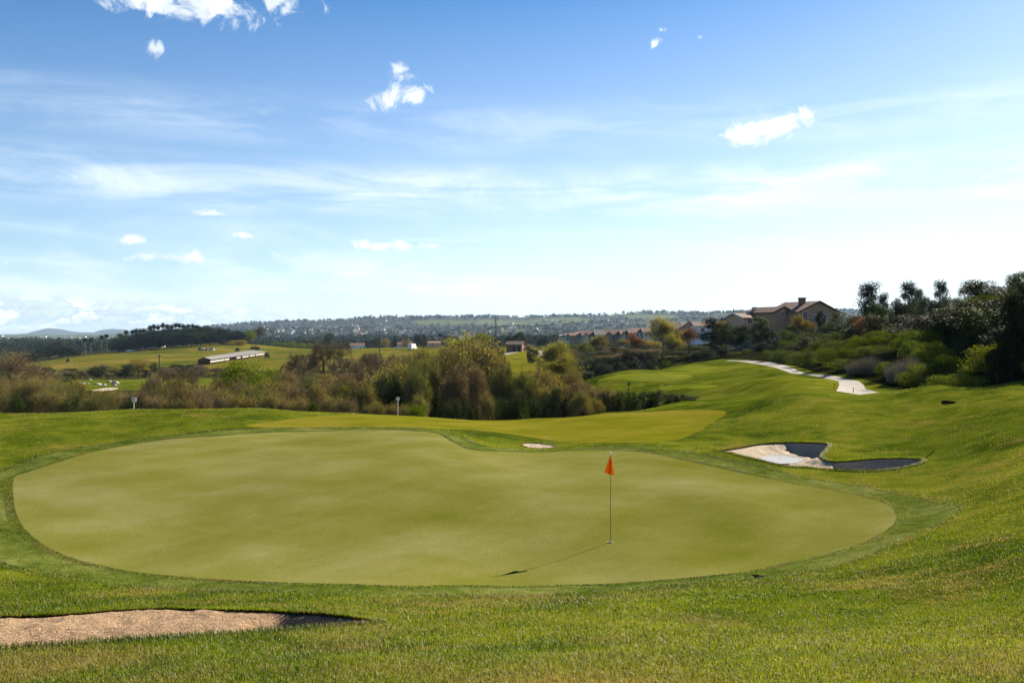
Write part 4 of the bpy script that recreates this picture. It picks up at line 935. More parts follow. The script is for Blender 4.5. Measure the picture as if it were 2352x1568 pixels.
for k in range(24):
    a, b = 2*PI*k/24, 2*PI*(k+1)/24; rg_.add([(math.cos(a)*.062,math.sin(a)*.062,.0285),(math.cos(b)*.062,math.sin(b)*.062,.0285),(math.cos(b)*.07,math.sin(b)*.07,.0285),(math.cos(a)*.07,math.sin(a)*.07,.0285)], [(0,1,2,3)])
rg_.build('cup_rim', M['trim'], fs)
# hazard signs
def sign(U, Vt, Vb, Vg, wpx, y, label, red):
    x = (U-CX)/FW*y; z = H(x, y); r = empty('small_sign', (x, y, z), math.radians(6 if red else -4)); tag(r, label, 'sign', 'small white signs at the edge of the grass')
    w_ = wpx/FW*y; zt, zb = zw(Vt, y)-z, zw(Vb, y)-z
    mb = MB(); mb.box(-w_/2,-.012,zb,w_/2,.012,zt); b = mb.build('board', M['white'], r)
    ink = M.setdefault('sign_ink', plain('red_sign_ink', (.60,.10,.09), .7, .2, .05)) if red else M.setdefault('sign_ink2', plain('grey_sign_ink', (.35,.30,.30), .7, .2, .05))
    if red: mb = MB(); mb.box(-w_/2,-.016,zb,-w_/2+w_*.13,-.0125,zt); mb.build('red_edge', ink, b)
    hh = zt-zb; tx = MB(); rg = random.Random(3)
    for k in range(3):                                         # lettering too small to read in the photo: broken lines of marks
        q = -w_*.3
        while q < w_*.36:
            l_ = rg.uniform(.02,.045)*w_/.27; tx.box(q, -.0155, zt-hh*(.3+.2*k)-.008, min(q+l_, w_*.4), -.0125, zt-hh*(.3+.2*k)+.008); q += l_+.012
    tx.build('lettering', ink, b)
    mb = MB(); mb.box(-.02,.013,-.3,.02,.04,zt-.03); mb.build('post', M['trim'], r)
sign(307, 912.5, 922.5, 933, 11, 46, 'white sign with a red left edge on a short post at the left', True)
sign(913.5, 912, 918.8, 940, 7.5, 49, 'white sign on a thin tall post in front of the middle thicket', False)
# stakes, tee marker post
def stake(x, y, h, label, name='stake', tilt=0, topbox=False, mat='pole_wood', r_=.02):
    r = empty(name, (x, y, H(x, y))); r.rotation_euler = (0, tilt, 0); tag(r, label, name.replace('_', ' '))
    mb = MB(); mb.tube([(0,0,-.1),(0,0,h)], [r_, r_*.9], 8); mb.build('post', M[mat], r)
    if topbox:
        mb = MB(); mb.box(-.10,-.08,h-.02,.10,.08,h+.22); mb.box(-.12,-.10,h+.22,.12,.10,h+.27); mb.build('box', M['wood_dark'], r)
x, y = hit(1960, 901.5, 40, 60); stake(x, y, .33, 'short brown stake standing in front of the cart path end', r_=.025)
x, y = hit(1915, 894.5, 40, 60); stake(x, y, .42, 'thin leaning stake with a bent tip left of the cart path end', tilt=.18, r_=.018)
x, y = hit(1444, 901, 60, 100); stake(x, y, .75, 'dark post with a box on top on the bank below the tees', 'ball_washer', 0, True, 'wood_dark', .035)
# rakes
def rake(p0, p1, label, lift=.03):
    a, b = Vector(p0), Vector(p1); r = empty('bunker_rake', a); tag(r, label, 'rake', 'rakes left at the bunkers'); d = b-a
    mb = MB(); mb.tube([(0,0,0), tuple(d)], [.012, .012], 8); mb.build('handle', M['steel'] if lift > .05 else M['soil_and_shade'], r)
    s_ = Vector((d.y, -d.x, 0)).normalized(); mb = MB(); mb.tube([tuple(-s_*.28), tuple(s_*.28)], [.018, .018], 6)
    for k in range(9): q = s_*(-.26+.065*k); mb.tube([tuple(q), tuple(q+Vector((0,0,-.07)))], [.006,.004], 4)
    mb.build('rake_head', M['wood_dark'], r)
x0, y0 = hit(2118, 1056); x1, y1 = hit(2146, 1038); rake((x0, y0, H(x0, y0)-.02), (x1, y1, H(x1, y1)+.06), 'thin dark rake lying up the grass at the right tip of the right bunker')
x0, y0 = hit(436, 1464, 3, 40); rake((x0-.45, y0+1.3, H(x0, y0)-.62), (x0+.03, y0+.12, H(x0, y0)-.01), 'rake in the front bunker with only its pale handle end above the near rim', .1)
def lump(name, U, V, r_, label, cat, mat, sq=(1,.6,.12), dz=0):
    x, y = hit(U, V); mb = MB(); n_ = 18
    v = [(0,0,sq[2])]+[(math.cos(2*PI*k/n_)*r_*sq[0]*(1+.12*math.sin(3*k)), math.sin(2*PI*k/n_)*r_*sq[1]*(1+.12*math.cos(2*k)), sq[2]*.5) for k in range(n_)]+[(math.cos(2*PI*k/n_)*r_*1.2*sq[0], math.sin(2*PI*k/n_)*r_*1.2*sq[1], -.05) for k in range(n_)]
    mb.add(v, [(0,1+k,1+(k+1)%n_) for k in range(n_)]+[(1+k,1+n_+k,1+n_+(k+1)%n_,1+(k+1)%n_) for k in range(n_)])
    o = mb.build(name, M[mat], None, True); o.location = (x, y, H(x, y)+dz); tag(o, label, cat); return o
lump('turf_scar', 1748, 1326, .13, 'small dark bare scar in the turf in front of the green at right', 'turf scar', 'soil_and_shade', (1,.8,.03))
lump('turf_scar', 1737, 1322, .07, 'tiny dark bare spot just left of the larger scar in the turf', 'turf scar', 'soil_and_shade', (1,.8,.02))
lump('drain_shade', 2184, 922, .30, 'dark patch painted as shade of the drain hollow in the grass mound at right', 'drain shade', 'soil_and_shade', (1,1.6,.03))  # dark disc whose colour stands for the shadow in the drain hollow
x, y = hit(1253, 1005); bpy.context.view_layer.update()
mb = MB(); V_ = []; F_ = []
for i in range(9):
    for j in range(12): V_.append((.0215*math.sin(PI*i/8)*math.cos(2*PI*j/12), .0215*math.sin(PI*i/8)*math.sin(2*PI*j/12), .0215*math.cos(PI*i/8)))
for i in range(8):
    for j in range(12): F_.append((i*12+j, (i+1)*12+j, (i+1)*12+(j+1)%12, i*12+(j+1)%12))
o = link('golf_ball', npmesh('golf_ball', V_, F_, [M['white']], smooth=True)); o.location = (x, y, H(x, y)+.03); tag(o, 'white golf ball lying on the yellowish fairway beyond the small bunker', 'golf ball')

# ------------------------------------------------------------------ trees and shrubs
def lab(*c): return ' '.join(c)
# creek woods: hero trees first
tree('bare', 22, 812, 84, 190, 'leafless brown tree with dark forked trunk at the left edge of the photo', i=0)
tree('bare', 95, 838, 96, 90, 'thin leafless tree leaning right beside the leafless tree at the left edge', i=1, mat='twig')
tree('oak', 560, 826, 88, 125, 'bright green spreading tree with dark limbs below the long shed', i=0, asp=1.1)
tree('oak', 628, 842, 100, 70, 'smaller green tree right of the bright green spreading tree', i=1)
tree('bare', 765, 785, 112, 135, 'tallest bare tree with dark forked trunk left of the middle power pole', i=0)
tree('bare', 690, 812, 118, 110, 'brown leafless tree left of the tallest bare tree', i=1, mat='twig')
tree('bare', 860, 812, 122, 110, 'purplish brown leafless tree around the foot of the middle power pole', i=1, mat='twig')
tree('bare', 925, 815, 125, 105, 'purplish brown leafless tree right of the middle power pole', i=0, mat='twig')
tree('bare', 375, 850, 96, 85, 'olive tinged tree with bare lower limbs right of the left sign', i=0, mat='olive')
tree('bare', 430, 846, 98, 95, 'brown bare tree in front of the dry fairway patch', i=1, mat='brown')
tree('bare', 350, 868, 80, 50, 'small gnarled tree just right of the left sign', i=0, mat='brown')
tree('feather', 1062, 778, 98, 75, 'golden willow top, left of the tallest power pole', mat='yellow', i=0)
tree('feather', 1025, 790, 104, 60, 'golden olive tree with dark shaded side left of the golden willow top', mat='olive', i=1)
tree('willow', 1105, 788, 74, 130, 'tallest olive brown willow in the middle thicket', i=0)
tree('willow', 1040, 812, 70, 120, 'broad olive willow left of the tallest one in the thicket', i=1)
tree('willow', 975, 832, 68, 120, 'olive green willow behind and right of the thin post sign', i=2, mat='green')
tree('willow', 905, 842, 72, 110, 'yellowish willow directly behind the thin post sign', i=0, mat='yellow')
tree('feather', 1278, 789, 120, 70, 'airy yellow green tree in front of the left end of the townhouses', i=0)
tree('feather', 1290, 822, 95, 90, 'airy yellow green tree standing lower in the thicket below the townhouses', i=1)
tree('feather', 1520, 733, 150, 62, 'tall airy yellow green tree in front of the townhouses', i=0)
tree('feather', 1548, 772, 146, 45, 'short airy yellow tree beside the tall airy one', i=1)
tree('feather', 1458, 770, 190, 38, 'orange tinted tree in front of the right townhouses', mat='orange', i=1)
tree('feather', 1375, 772, 200, 46, 'slender pale trunked tree in front of the middle townhouses', mat='olive', i=0)
tree('bare', 1410, 792, 170, 48, 'leafless tree with pale branches below the black balcony', i=0, mat='twig')
tree('oak', 1345, 785, 230, 46, 'round olive green tree in front of the left townhouses', i=1, mat='green')
tree('evergreen', 1225, 800, 210, 34, 'dark green tree between the far cart path and the townhouses', i=0)
tree('feather', 1212, 793, 250, 26, 'reddish brown tree right of the far cart path', mat='brown', i=1)
tree('feather', 1582, 756, 165, 46, 'orange brown tree with bare branches in front of the steep red gable', mat='orange', i=0)
tree('slim', 1640, 728, 160, 66, 'large dark tree between the white walled house and the red roofed one', i=0, mat='dark')
tree('slim', 1655, 735, 158, 50, 'brown tinted dark tree close behind the large dark one', i=1, mat='brown')
tree('evergreen', 1690, 752, 150, 44, 'round dark tree below the white slanting roof edge', i=1, mat='hedge')
tree('slim', 1748, 724, 138, 54, 'grey green tree in front of the cream house with the chimney', i=1, mat='euc')
tree('evergreen', 1884, 711, 136, 24, 'dark narrow cypress in front of the large tan house', i=0, asp=1)
tree('feather', 1838, 729, 132, 48, 'small yellow orange tree below the windows of the large tan house', mat='gold', i=1)
# background trees around the far fairway and farm
for k, (U, V, y, w, kd, mt, lb) in enumerate([
 (1108,765,330,54,'oak','green','round sunlit green tree left of the tallest power pole'), (1196,762,420,36,'evergreen','hedge','dark green tree behind the brick hut'),
 (1172,772,425,26,'evergreen','dark','dark tree left behind the brick hut'), (1150,783,360,14,'oak','hedge','small round bush at the foot of the tallest power pole'),
 (968,766,560,34,'evergreen','dark','tall dark tree right of the orange walled farmhouse'), (935,779,545,28,'oak','brown','brownish round tree behind the white truck'),
 (862,774,560,26,'oak','hedge','round olive tree just left of the orange walled farmhouse'), (885,776,560,20,'oak','brown','brown round tree beside the orange walled farmhouse'), (908,770,570,9,'evergreen','dark','small dark cypress beside the farmhouse roof'),
 (1040,778,470,44,'oak','green','green tree with palms behind, left of the golden willow top'), (757,762,560,26,'evergreen','hedge','dark tree sticking up behind the tallest bare tree'),
 (1245,775,430,30,'evergreen','dark','dark tree behind the left end of the townhouses'), (1085,772,520,30,'evergreen','hedge','dark tree behind the golden willow top')]):
    tree(kd, U, V, y, w, lb, 'trees around the far farm', mt)
for k, U in enumerate((632, 652, 672, 694, 712)):
    tree('oak', U, [784,786,784,787,788][k], 590, [24,26,24,24,16][k], 'round sunlit green tree in the short row behind the field crest', 'row of green trees behind the field crest', 'green')
for k, (U, V, y, w) in enumerate([(113,790,470,44),(137,786,480,46),(155,789,475,40),(170,797,470,30),(90,800,460,30),(70,812,440,30)]):
    tree('evergreen', U, V, y, w, 'dark broad tree in the clump at the left end of the field', 'dark clump left of the field', 'dark' if k % 2 else 'hedge')
# dark grove with palms
env = [(262,774),(280,766),(320,762),(345,753),(400,752),(430,751),(455,744),(480,750),(530,754),(575,762)]
def envf(U, e): return float(np.interp(U, [a for a, b in e], [b for a, b in e]))
for row_, y in enumerate((500, 522, 545)):
    for k, U in enumerate(np.arange(272+row_*6, 572, 21)):
        if row_ == 0 and U > 520: continue
        v = envf(U, env)+(14 if row_ == 0 else 6 if row_ == 1 else 0)+R.uniform(-3,3)
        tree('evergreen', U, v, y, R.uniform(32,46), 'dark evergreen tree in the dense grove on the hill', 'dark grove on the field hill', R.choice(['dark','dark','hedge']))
tree('oak', 575, 757, 515, 30, 'sunlit olive green tree at the right end of the grove', mat='green'); tree('feather', 596, 752, 560, 34, 'loose flat topped pine right behind the end of the grove', mat='euc')
tree('shrub', 545, 780, 498, 50, 'low bright yellow green bush mass under the right end of the grove', mat='gold')
for k, (U, V, y) in enumerate([(313,757,560),(304,760,560),(322,758,560),(290,761,556),(330,757,556),(345,750,550),(354,747,552),(363,749,548),(374,744,552),(385,747,552),(395,748,550),(404,744,552),(412,745,550),(421,747,550),(433,747,548),(443,747,550),(452,749,548)]):
    tree('palm', U, V, y, 15, 'tall fan palm rising above the dark grove', 'palms above the grove', h=None) if False else spawn('palm', (U-CX)/FW*y, y, zw(V-5, y)-H((U-CX)/FW*y, y)+.1, 14/FW*y, 'tall fan palm rising above the dark grove', 'palms above the grove')
for U, V, y, lb in ((195,774,500,'leftmost of the two slim palms standing clear left of the grove'),(208,775,500,'right one of the two slim palms standing clear left of the grove'),(233,768,510,'left one of the pair of shaggy palms just left of the grove'),(245,765,510,'right one of the pair of shaggy palms just left of the grove'),
                    (1012,764,540,'left tall palm by the field road'),(1022,770,545,'middle palm by the field road'),(1032,768,540,'right palm by the field road')):
    x = (U-CX)/FW*y; spawn('palm', x, y, zw(V, y)-H(x, y)+.1, 14/FW*y, lb, 'palms standing clear of the grove')
for U, V, y, w, lb in ((545,798,450,14,'small dark round bush in the field above the long shed'),(583,794,470,18,'dark bush behind the far half of the long shed'),(592,796,468,12,'small dark bush right beside the bush behind the long shed'),(612,808,405,16,'dark bush at the far end of the long shed'),(156,823,400,9,'single small dark bush on the field edge at left'),(520,788,500,40,'low dark bush at the grove foot')):
    tree('shrub', U, V, y, w, lb, mat='dark')
# trees behind the boulders
for k, (U, V, y, w, kd, mt, lb) in enumerate([(148,870,185,34,'evergreen','dark','low dark tree with dark shadow left of the boulders'),(172,858,215,36,'evergreen','dark','dark round tree behind the left boulders'),
  (215,842,232,34,'oak','hedge','olive dark tree behind the middle boulders'),(232,840,228,30,'evergreen','hedge','dark tree behind the biggest boulder'),(258,850,236,30,'bare','brown','brown leafless tree behind the biggest boulder'),
  (287,836,225,40,'evergreen','hedge','tall dark green tree right behind the biggest boulder'),(318,822,240,60,'oak','olive','broad round olive tree in the row behind the boulders'),(345,846,225,46,'evergreen','dark','dark tree right of the broad round olive tree'),
  (380,845,250,60,'bare','twig','wide brown leafless tree below the short power pole'),(420,842,255,60,'bare','twig','wide brown leafless tree right of the short power pole'),(455,838,250,60,'bare','twig','brown leafless tree just below the near end of the long shed'),
  (500,845,240,60,'bare','brown','brown leafless tree behind the bright green spreading tree'),(110,858,235,60,'bare','twig','brown leafless tree in the row left of the boulders'),(60,850,240,60,'bare','twig','brown leafless tree far left behind the leafless edge tree'),(190,850,240,50,'bare','twig','grey brown leafless tree behind the left boulders')]):
    tree(kd, U, V, y, w, lb, 'trees behind the boulders', mt)
# thicket rows
ZN = [(120,'at far left'),(330,'left of the red edged sign'),(480,'right of the red edged sign'),(660,'by the spreading green tree'),(860,'by the tallest bare tree'),(960,'by the thin post sign'),(1180,'among the tall willows'),(1380,'below the townhouses'),(3000,'below the tees')]
MW = dict(olive='olive', green='green', brown='brown', yellow='yellow green', twig='grey brown', hedge='dark green', dark='blackish', gold='golden', orange='orange', slope='mid green')
KN = dict(willow='willow', thicket='twiggy bush', shrub='leafy shrub', bare='leafless tree', oak='leafy tree', feather='feathery tree', evergreen='leafy bush', slim='slim tree')
def row(y, dU, e, kinds, where, gaps=()):
    U = e[0][0]+R.uniform(0, dU)
    while U < e[-1][0]:
        if not any(a < U < b for a, b in gaps):
            kd, mt = R.choice(kinds); z_ = [z for a, z in ZN if U < a][0]; yj = y*(1+R.uniform(-.035,.035))
            lb = MW[mt]+' '+KN[kd]+', thicket '+where+', '+z_
            tree(kd, U, envf(U, e)+R.uniform(-7,9), yj, dU*R.uniform(1.15,1.75), lb, lb, mt)
        U += dU*R.uniform(.75,1.2)
row(262, 34, [(80,848),(200,842),(300,836),(420,838),(520,844),(620,846)], [('oak','hedge'),('bare','brown'),('evergreen','hedge'),('oak','olive'),('bare','twig')], 'by the field')
row(150, 46, [(60,870),(130,876)], [('oak','hedge'),('bare','brown')], 'by the field')
E1 = [(-60,905),(90,905),(240,902),(330,912),(640,910),(860,912),(1180,915),(1240,910)]
row(59, 42, [(-60,900),(90,902),(240,908),(340,914)], [('shrub','hedge'),('shrub','hedge'),('thicket','olive'),('shrub','hedge'),('thicket','green')], 'front row')
row(59, 40, [(340,914),(640,912),(820,916)], [('thicket','brown'),('thicket','olive'),('thicket','olive'),('shrub','slope')], 'front row')
row(58, 30, [(820,925),(900,932),(960,930)], [('shrub','green'),('thicket','olive')], 'front row')
row(60, 38, [(940,905),(1100,905),(1250,905),(1390,910)], [('shrub','hedge'),('shrub','dark'),('shrub','hedge'),('willow','olive')], 'front row')
row(66, 50, [(-60,876),(90,877),(200,884),(230,897),(300,900),(340,885),(420,886),(450,904),(500,902),(640,892),(860,890)], [('thicket','olive'),('thicket','brown'),('willow','olive'),('thicket','green'),('willow','olive')], 'second row')
row(66, 52, [(860,870),(960,850),(1180,850),(1230,880),(1340,884),(1400,892)], [('willow','olive'),('willow','brown'),('willow','green'),('shrub','hedge')], 'second row')
row(80, 44, [(325,872),(360,862),(425,868)], [('thicket','brown'),('bare','twig'),('willow','olive')], 'middle row')
row(76, 58, [(-60,876),(100,874),(150,884)], [('thicket','olive'),('bare','twig'),('thicket','olive'),('thicket','brown')], 'middle row')
row(76, 56, [(470,884),(560,876),(660,880),(850,872),(940,834),(1000,806),(1100,798),(1165,822),(1190,868),(1290,850),(1345,872)], [('willow','olive'),('willow','green'),('willow','olive'),('thicket','brown'),('willow','yellow')], 'middle row')
row(92, 56, [(490,876),(600,862),(700,862),(850,852),(960,828),(1060,800),(1150,806)], [('bare','twig'),('thicket','brown'),('willow','brown'),('bare','brown'),('willow','olive')], 'back row')
row(92, 48, [(1200,868),(1280,852),(1345,865)], [('willow','olive'),('feather','yellow')], 'back row')
row(112, 60, [(-60,850),(80,850)], [('bare','twig'),('bare','brown')], 'back row')
row(128, 62, [(620,835),(700,822),(860,818),(1000,812),(1120,806)], [('bare','twig'),('bare','brown'),('bare','twig'),('thicket','brown')], 'far row')
row(62, 25, [(1240,898),(1300,893),(1400,900),(1500,896),(1560,900),(1590,908)], [('shrub','hedge'),('shrub','dark'),('shrub','hedge'),('evergreen','hedge')], 'hedge line')
row(68, 36, [(1330,893),(1400,898),(1460,902)], [('shrub','hedge'),('evergreen','hedge')], 'behind hedge line')
# glossy dark mass left of the tees
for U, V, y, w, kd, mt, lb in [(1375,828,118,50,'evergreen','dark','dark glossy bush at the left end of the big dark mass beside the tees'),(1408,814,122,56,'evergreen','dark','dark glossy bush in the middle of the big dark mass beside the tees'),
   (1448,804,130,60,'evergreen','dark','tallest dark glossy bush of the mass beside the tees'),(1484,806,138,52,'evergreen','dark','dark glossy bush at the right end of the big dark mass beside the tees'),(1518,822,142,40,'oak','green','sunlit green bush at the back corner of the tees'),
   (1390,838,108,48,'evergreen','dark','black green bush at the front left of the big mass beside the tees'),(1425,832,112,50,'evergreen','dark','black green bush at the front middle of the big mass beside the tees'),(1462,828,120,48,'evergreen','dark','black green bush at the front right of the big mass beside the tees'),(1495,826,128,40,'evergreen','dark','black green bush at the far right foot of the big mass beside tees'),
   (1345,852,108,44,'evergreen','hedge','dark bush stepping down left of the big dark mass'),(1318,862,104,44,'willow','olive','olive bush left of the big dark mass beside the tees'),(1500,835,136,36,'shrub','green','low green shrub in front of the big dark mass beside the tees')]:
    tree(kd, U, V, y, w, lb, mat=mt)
row(165, 44, [(1250,825),(1340,815),(1420,812),(1500,808),(1560,812)], [('willow','olive'),('oak','hedge'),('willow','brown'),('bare','twig')], 'halfway up bank')
row(230, 36, [(1235,812),(1300,806),(1380,804),(1480,800),(1540,800)], [('oak','hedge'),('evergreen','dark'),('willow','brown')], 'under the houses')
row(205, 34, [(1240,822),(1340,814),(1440,808),(1545,806)], [('evergreen','dark'),('willow','olive'),('oak','hedge'),('shrub','hedge')], 'below the bank top')
row(300, 30, [(1240,800),(1290,788),(1360,789),(1420,786),(1540,784)], [('oak','hedge'),('evergreen','hedge'),('willow','olive'),('oak','olive')], 'close to the houses')
row(350, 26, [(1250,797),(1330,797),(1430,796),(1540,793)], [('evergreen','dark'),('shrub','dark')], 'at the house fronts')
row(185, 40, [(1545,800),(1620,795),(1700,790)], [('willow','olive'),('evergreen','hedge'),('oak','hedge')], 'behind the tees')
for U, V, y, w, kd, mt, lb in [(1600,806,140,30,'slim','euc','grey green slim bush behind the farthest tee'),(1625,800,138,44,'evergreen','hedge','dark bush right behind the farthest tee'),(1655,790,135,44,'evergreen','dark','dark bush left of the far end of the cart path'),
   (1690,806,128,42,'slopeshrub','slope','low pale green shrub mound at the far end of the cart path'),(1720,800,126,40,'slopeshrub','slope','low green mound just right of the far end of the cart path'),(1712,780,134,44,'tuft','grey','grey feathery mound above the far end of the cart path')]:
    tree(kd, U, V, y, w, lb, mat=mt)

# shrubs on the hillside right of the path
for U, V, y, w, kd, mt, lb in [(2003,643,104,68,'slim','dark','tall dark slim tree standing left on the hillside crest'),(2032,668,104,30,'slim','euc','thin grey green tree beside the tall dark slim tree on the crest'),(2086,643,98,54,'slim','dark','tall dark slim tree in the middle of the hillside crest'),
   (2112,660,96,34,'slim','euc','looser grey green tree just right of the middle crest tree'),(2158,640,90,42,'slim','dark','short dark topped tree standing alone right on the crest'),(2058,680,100,34,'evergreen','hedge','dark round bush between the two tall crest trees'),
   (2130,682,92,50,'evergreen','hedge','dark bush below the lone crest tree'),(2180,685,86,46,'evergreen','hedge','dark low bush right of the lone crest tree'),
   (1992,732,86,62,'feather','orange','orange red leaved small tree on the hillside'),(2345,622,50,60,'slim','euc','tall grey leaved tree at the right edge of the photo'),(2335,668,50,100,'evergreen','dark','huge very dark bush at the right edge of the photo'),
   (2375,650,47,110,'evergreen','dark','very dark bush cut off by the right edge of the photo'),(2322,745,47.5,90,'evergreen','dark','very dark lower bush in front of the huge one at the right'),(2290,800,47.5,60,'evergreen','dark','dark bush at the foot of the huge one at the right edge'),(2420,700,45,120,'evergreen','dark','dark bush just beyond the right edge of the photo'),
   (2226,690,74,56,'slim','brown','brown leaved bush high on the hillside at right'),
   (2275,712,66,60,'slim','hedge','dark speckled bush left of the huge dark one'),(1932,712,118,58,'oak','euc','grey green tree in front of the right wing of the large house'),(1968,722,110,50,'slim','hedge','dark green tree left above the orange red small tree'),(1905,738,112,44,'oak','euc','smaller grey green tree just right of the cypress'),(1950,770,98,56,'evergreen','hedge','wide dark green bush left of the orange red small tree'),
   (1900,765,108,52,'oak','slope','pale flecked bush below the large tan house'),(1852,762,112,50,'oak','slope','pale flecked bush under the balcony of the large house'),(1808,757,118,46,'oak','slope','pale bush left below the balcony of the large house'),
   (1668,737,147,40,'oak','hedge','dark green tree just left of the house with the white roof edge'),(1703,742,146,34,'evergreen','hedge','dark green bush in front of the blue grey house'),(1728,748,145,34,'oak','hedge','low green tree right of the bush before the blue grey house'),(1764,750,132,40,'evergreen','dark','dark bush below the left annex of the large house'),
   (2018,690,96,48,'evergreen','hedge','dark bush at the foot of the tall slim crest trees'),(2075,694,92,44,'evergreen','dark','very dark bush at the foot of the middle crest trees'),(2100,700,88,44,'oak','hedge','green bush between middle and lone crest trees'),(2155,690,84,46,'evergreen','dark','very dark bush at the foot of the lone crest tree'),(2205,682,78,46,'oak','hedge','low green bush on the crest right of the lone tree'),(2255,668,72,56,'oak','brown','brownish spreading bush on the crest near the right edge'),
   (1815,747,130,38,'oak','slope','pale green bush under the left windows of the large house'),(1862,752,128,36,'oak','hedge','green bush left of the cypress at the large house'),
   (1780,775,122,50,'evergreen','dark','dark bush beside the pale bush below the large house'),(1750,785,118,48,'evergreen','dark','dark bush above the bend of the cart path'),(1830,790,100,56,'evergreen','dark','wide dark bush above the middle of the cart path'),
   (1875,795,96,56,'evergreen','dark','dark bush above the cart path next to the wide one'),(1920,790,90,56,'evergreen','hedge','dark bush left below the orange red small tree'),(2050,725,84,60,'evergreen','dark','black green bush in the middle of the hillside'),
   (2090,735,78,60,'evergreen','dark','black green bush right of the middle of the hillside'),(2045,770,74,54,'evergreen','dark','black green bush low in the middle of the hillside')]:
    tree(kd, U, V, y, w, lb, mat=mt)
sl_rng = random.Random(12); n_sl = 0
for rw in range(6):                                           # six rows climbing the slope, from the toe to the crest
    y = 44.5+sl_rng.uniform(0,2); k_ = 0
    while y < 113:
        toe = float(np.interp(y, [44,47,50,54,64,72,90,104,113], [30.5,27.2,25.6,25.3,27.4,27.6,31.0,32.6,34])); x = toe+.9+rw*3.1+sl_rng.uniform(-.7,.7)
        st_ = sl_rng.uniform(2.7,4.4)*(1+.010*(y-45))
        if x/y < .70:
            U, V = UVof(x, y, H(x, y)); where = ['at the hillside foot','just above the hillside foot','low on the hillside','halfway up the hillside','high on the hillside','on the hillside crest'][rw]
            far_ = 'near the grass mound' if y < 58 else 'beside the cart path' if y < 84 else 'past the orange tree'
            if (rw >= 3 and 2090 < U < 2250 and sl_rng.random() < .8) or sl_rng.random() < .07:
                lb = 'grey feathery grass clump '+where+', '+far_; spawn('tuft', x, y, sl_rng.uniform(1.4,1.9), sl_rng.uniform(2.6,3.6), lb, 'grey grass clumps on the hillside', rz=sl_rng.uniform(-.4,.4))
            elif sl_rng.random() < (.50 if rw > 1 else .16 if y > 60 else 0) and rw > 0:
                lb = 'dark leafy bush '+where+', '+far_; spawn('evergreen', x, y, sl_rng.uniform(1.8,3.0), sl_rng.uniform(3,4.6), lb, 'dark bushes on the hillside', mat='hedge' if sl_rng.random() < .5 else 'dark')
            else:
                lb = 'glossy green mounded shrub '+where+', '+far_; spawn('slopeshrub', x, y, sl_rng.uniform(.9,1.9), sl_rng.uniform(2.1,3.3), lb, 'glossy green shrubs on the hillside', rz=sl_rng.uniform(-.5,.1), asp=1.6, mat='lush' if y < 74 and rw < 3 else None)
            n_sl += 1
        y += st_
ORD = ['first','second','third','fourth','fifth','sixth','seventh','eighth','ninth','tenth','eleventh','twelfth']+['%dth' % k for k in range(13, 60)]
def single_out():
    d = {}
    for o in bpy.data.objects:
        if o.parent is None and o.get('label') and o.type == 'EMPTY': d.setdefault(o['label'], []).append(o)
    for lb, os_ in d.items():
        if len(os_) > 1:
            os_.sort(key=lambda o: o.location.x/o.location.y)
            for k, o in enumerate(os_): o['label'] = (o['label']+', leftmost' if k == 0 else o['label']+', '+('rightmost' if k == len(os_)-1 and k < 3 else ORD[k]+' from left'))
                
single_out()

# ------------------------------------------------------------------ far woodland and town
rng = np.random.RandomState(99)
def woodland():
    P_, S_, T_ = [], [], []
    n = 26000; U = rng.uniform(-500, 2900, n); y = 640*(4100/640)**rng.uniform(0, 1, n)**.8
    x = (U-CX)/FW*y; z = Hf(x, y); keep = (fbm(x/220, y/220, 21, 4) > .33) & (pasture(x, y, z) < .15)
    keep &= ~((U < 330) & (y > 2400) & (rng.uniform(0,1,n) > .22)); 
    sk = rng.uniform(0,1,n) < .9; x, y, z = x[keep&sk], y[keep&sk], z[keep&sk]
    xs = 380+2020*np.clip(fbm(np.arange(1300)*.37, np.arange(1300)*0., 5, 2)*.0+rng.uniform(0,1,1300), 0, 1); xs = xs[fbm(xs/40, xs*0, 8, 3) > .42][:900]; xs = np.r_[xs, rng.uniform(380,2400,900-len(xs))]; ysk = rng.uniform(3600, 3860, 900); x = np.r_[x, (xs-CX)/FW*ysk]; y = np.r_[y, ysk]; z = np.r_[z, Hf((xs-CX)/FW*ysk, ysk)]
    for xi, yi, zi in zip(x, y, z):
        near = yi < 1100; k = 46 if near else 20 if yi < 2000 else 12
        h = rng.uniform(5, 12)*(1 if yi < 3500 else rng.uniform(.6,1.6)); w = h*rng.uniform(.4,.75)
        d = rng.normal(size=(k,3)); d /= np.linalg.norm(d, axis=1)[:,None]; d *= rng.uniform(.5,1,(k,1))
        P_.append(d*np.array([w, w, h*.45])+np.array([xi, yi, zi+h*.5])); S_.append(np.full(k, (1.7 if near else 3.0 if yi < 2000 else 4.6)*h/9)); T_.append(np.full(k, rng.uniform(0,1)))
    Pc = np.concatenate(P_); sz = np.concatenate(S_); V, F = leaf_quads(Pc, sz, rng, .4, .8)
    me = npmesh('woodland', V, F, [leafmat('far_foliage', (.008,.016,.008), (.036,.042,.018), .15, .9, .03)], attrs={'tint': np.repeat(np.clip(np.concatenate(T_)+rng.normal(size=len(sz))*.12, 0, 1), 4)})
    o = link('woodland', me); tag(o, 'far dark trees covering the valley and the hills', 'woodland', kind='stuff')
woodland()
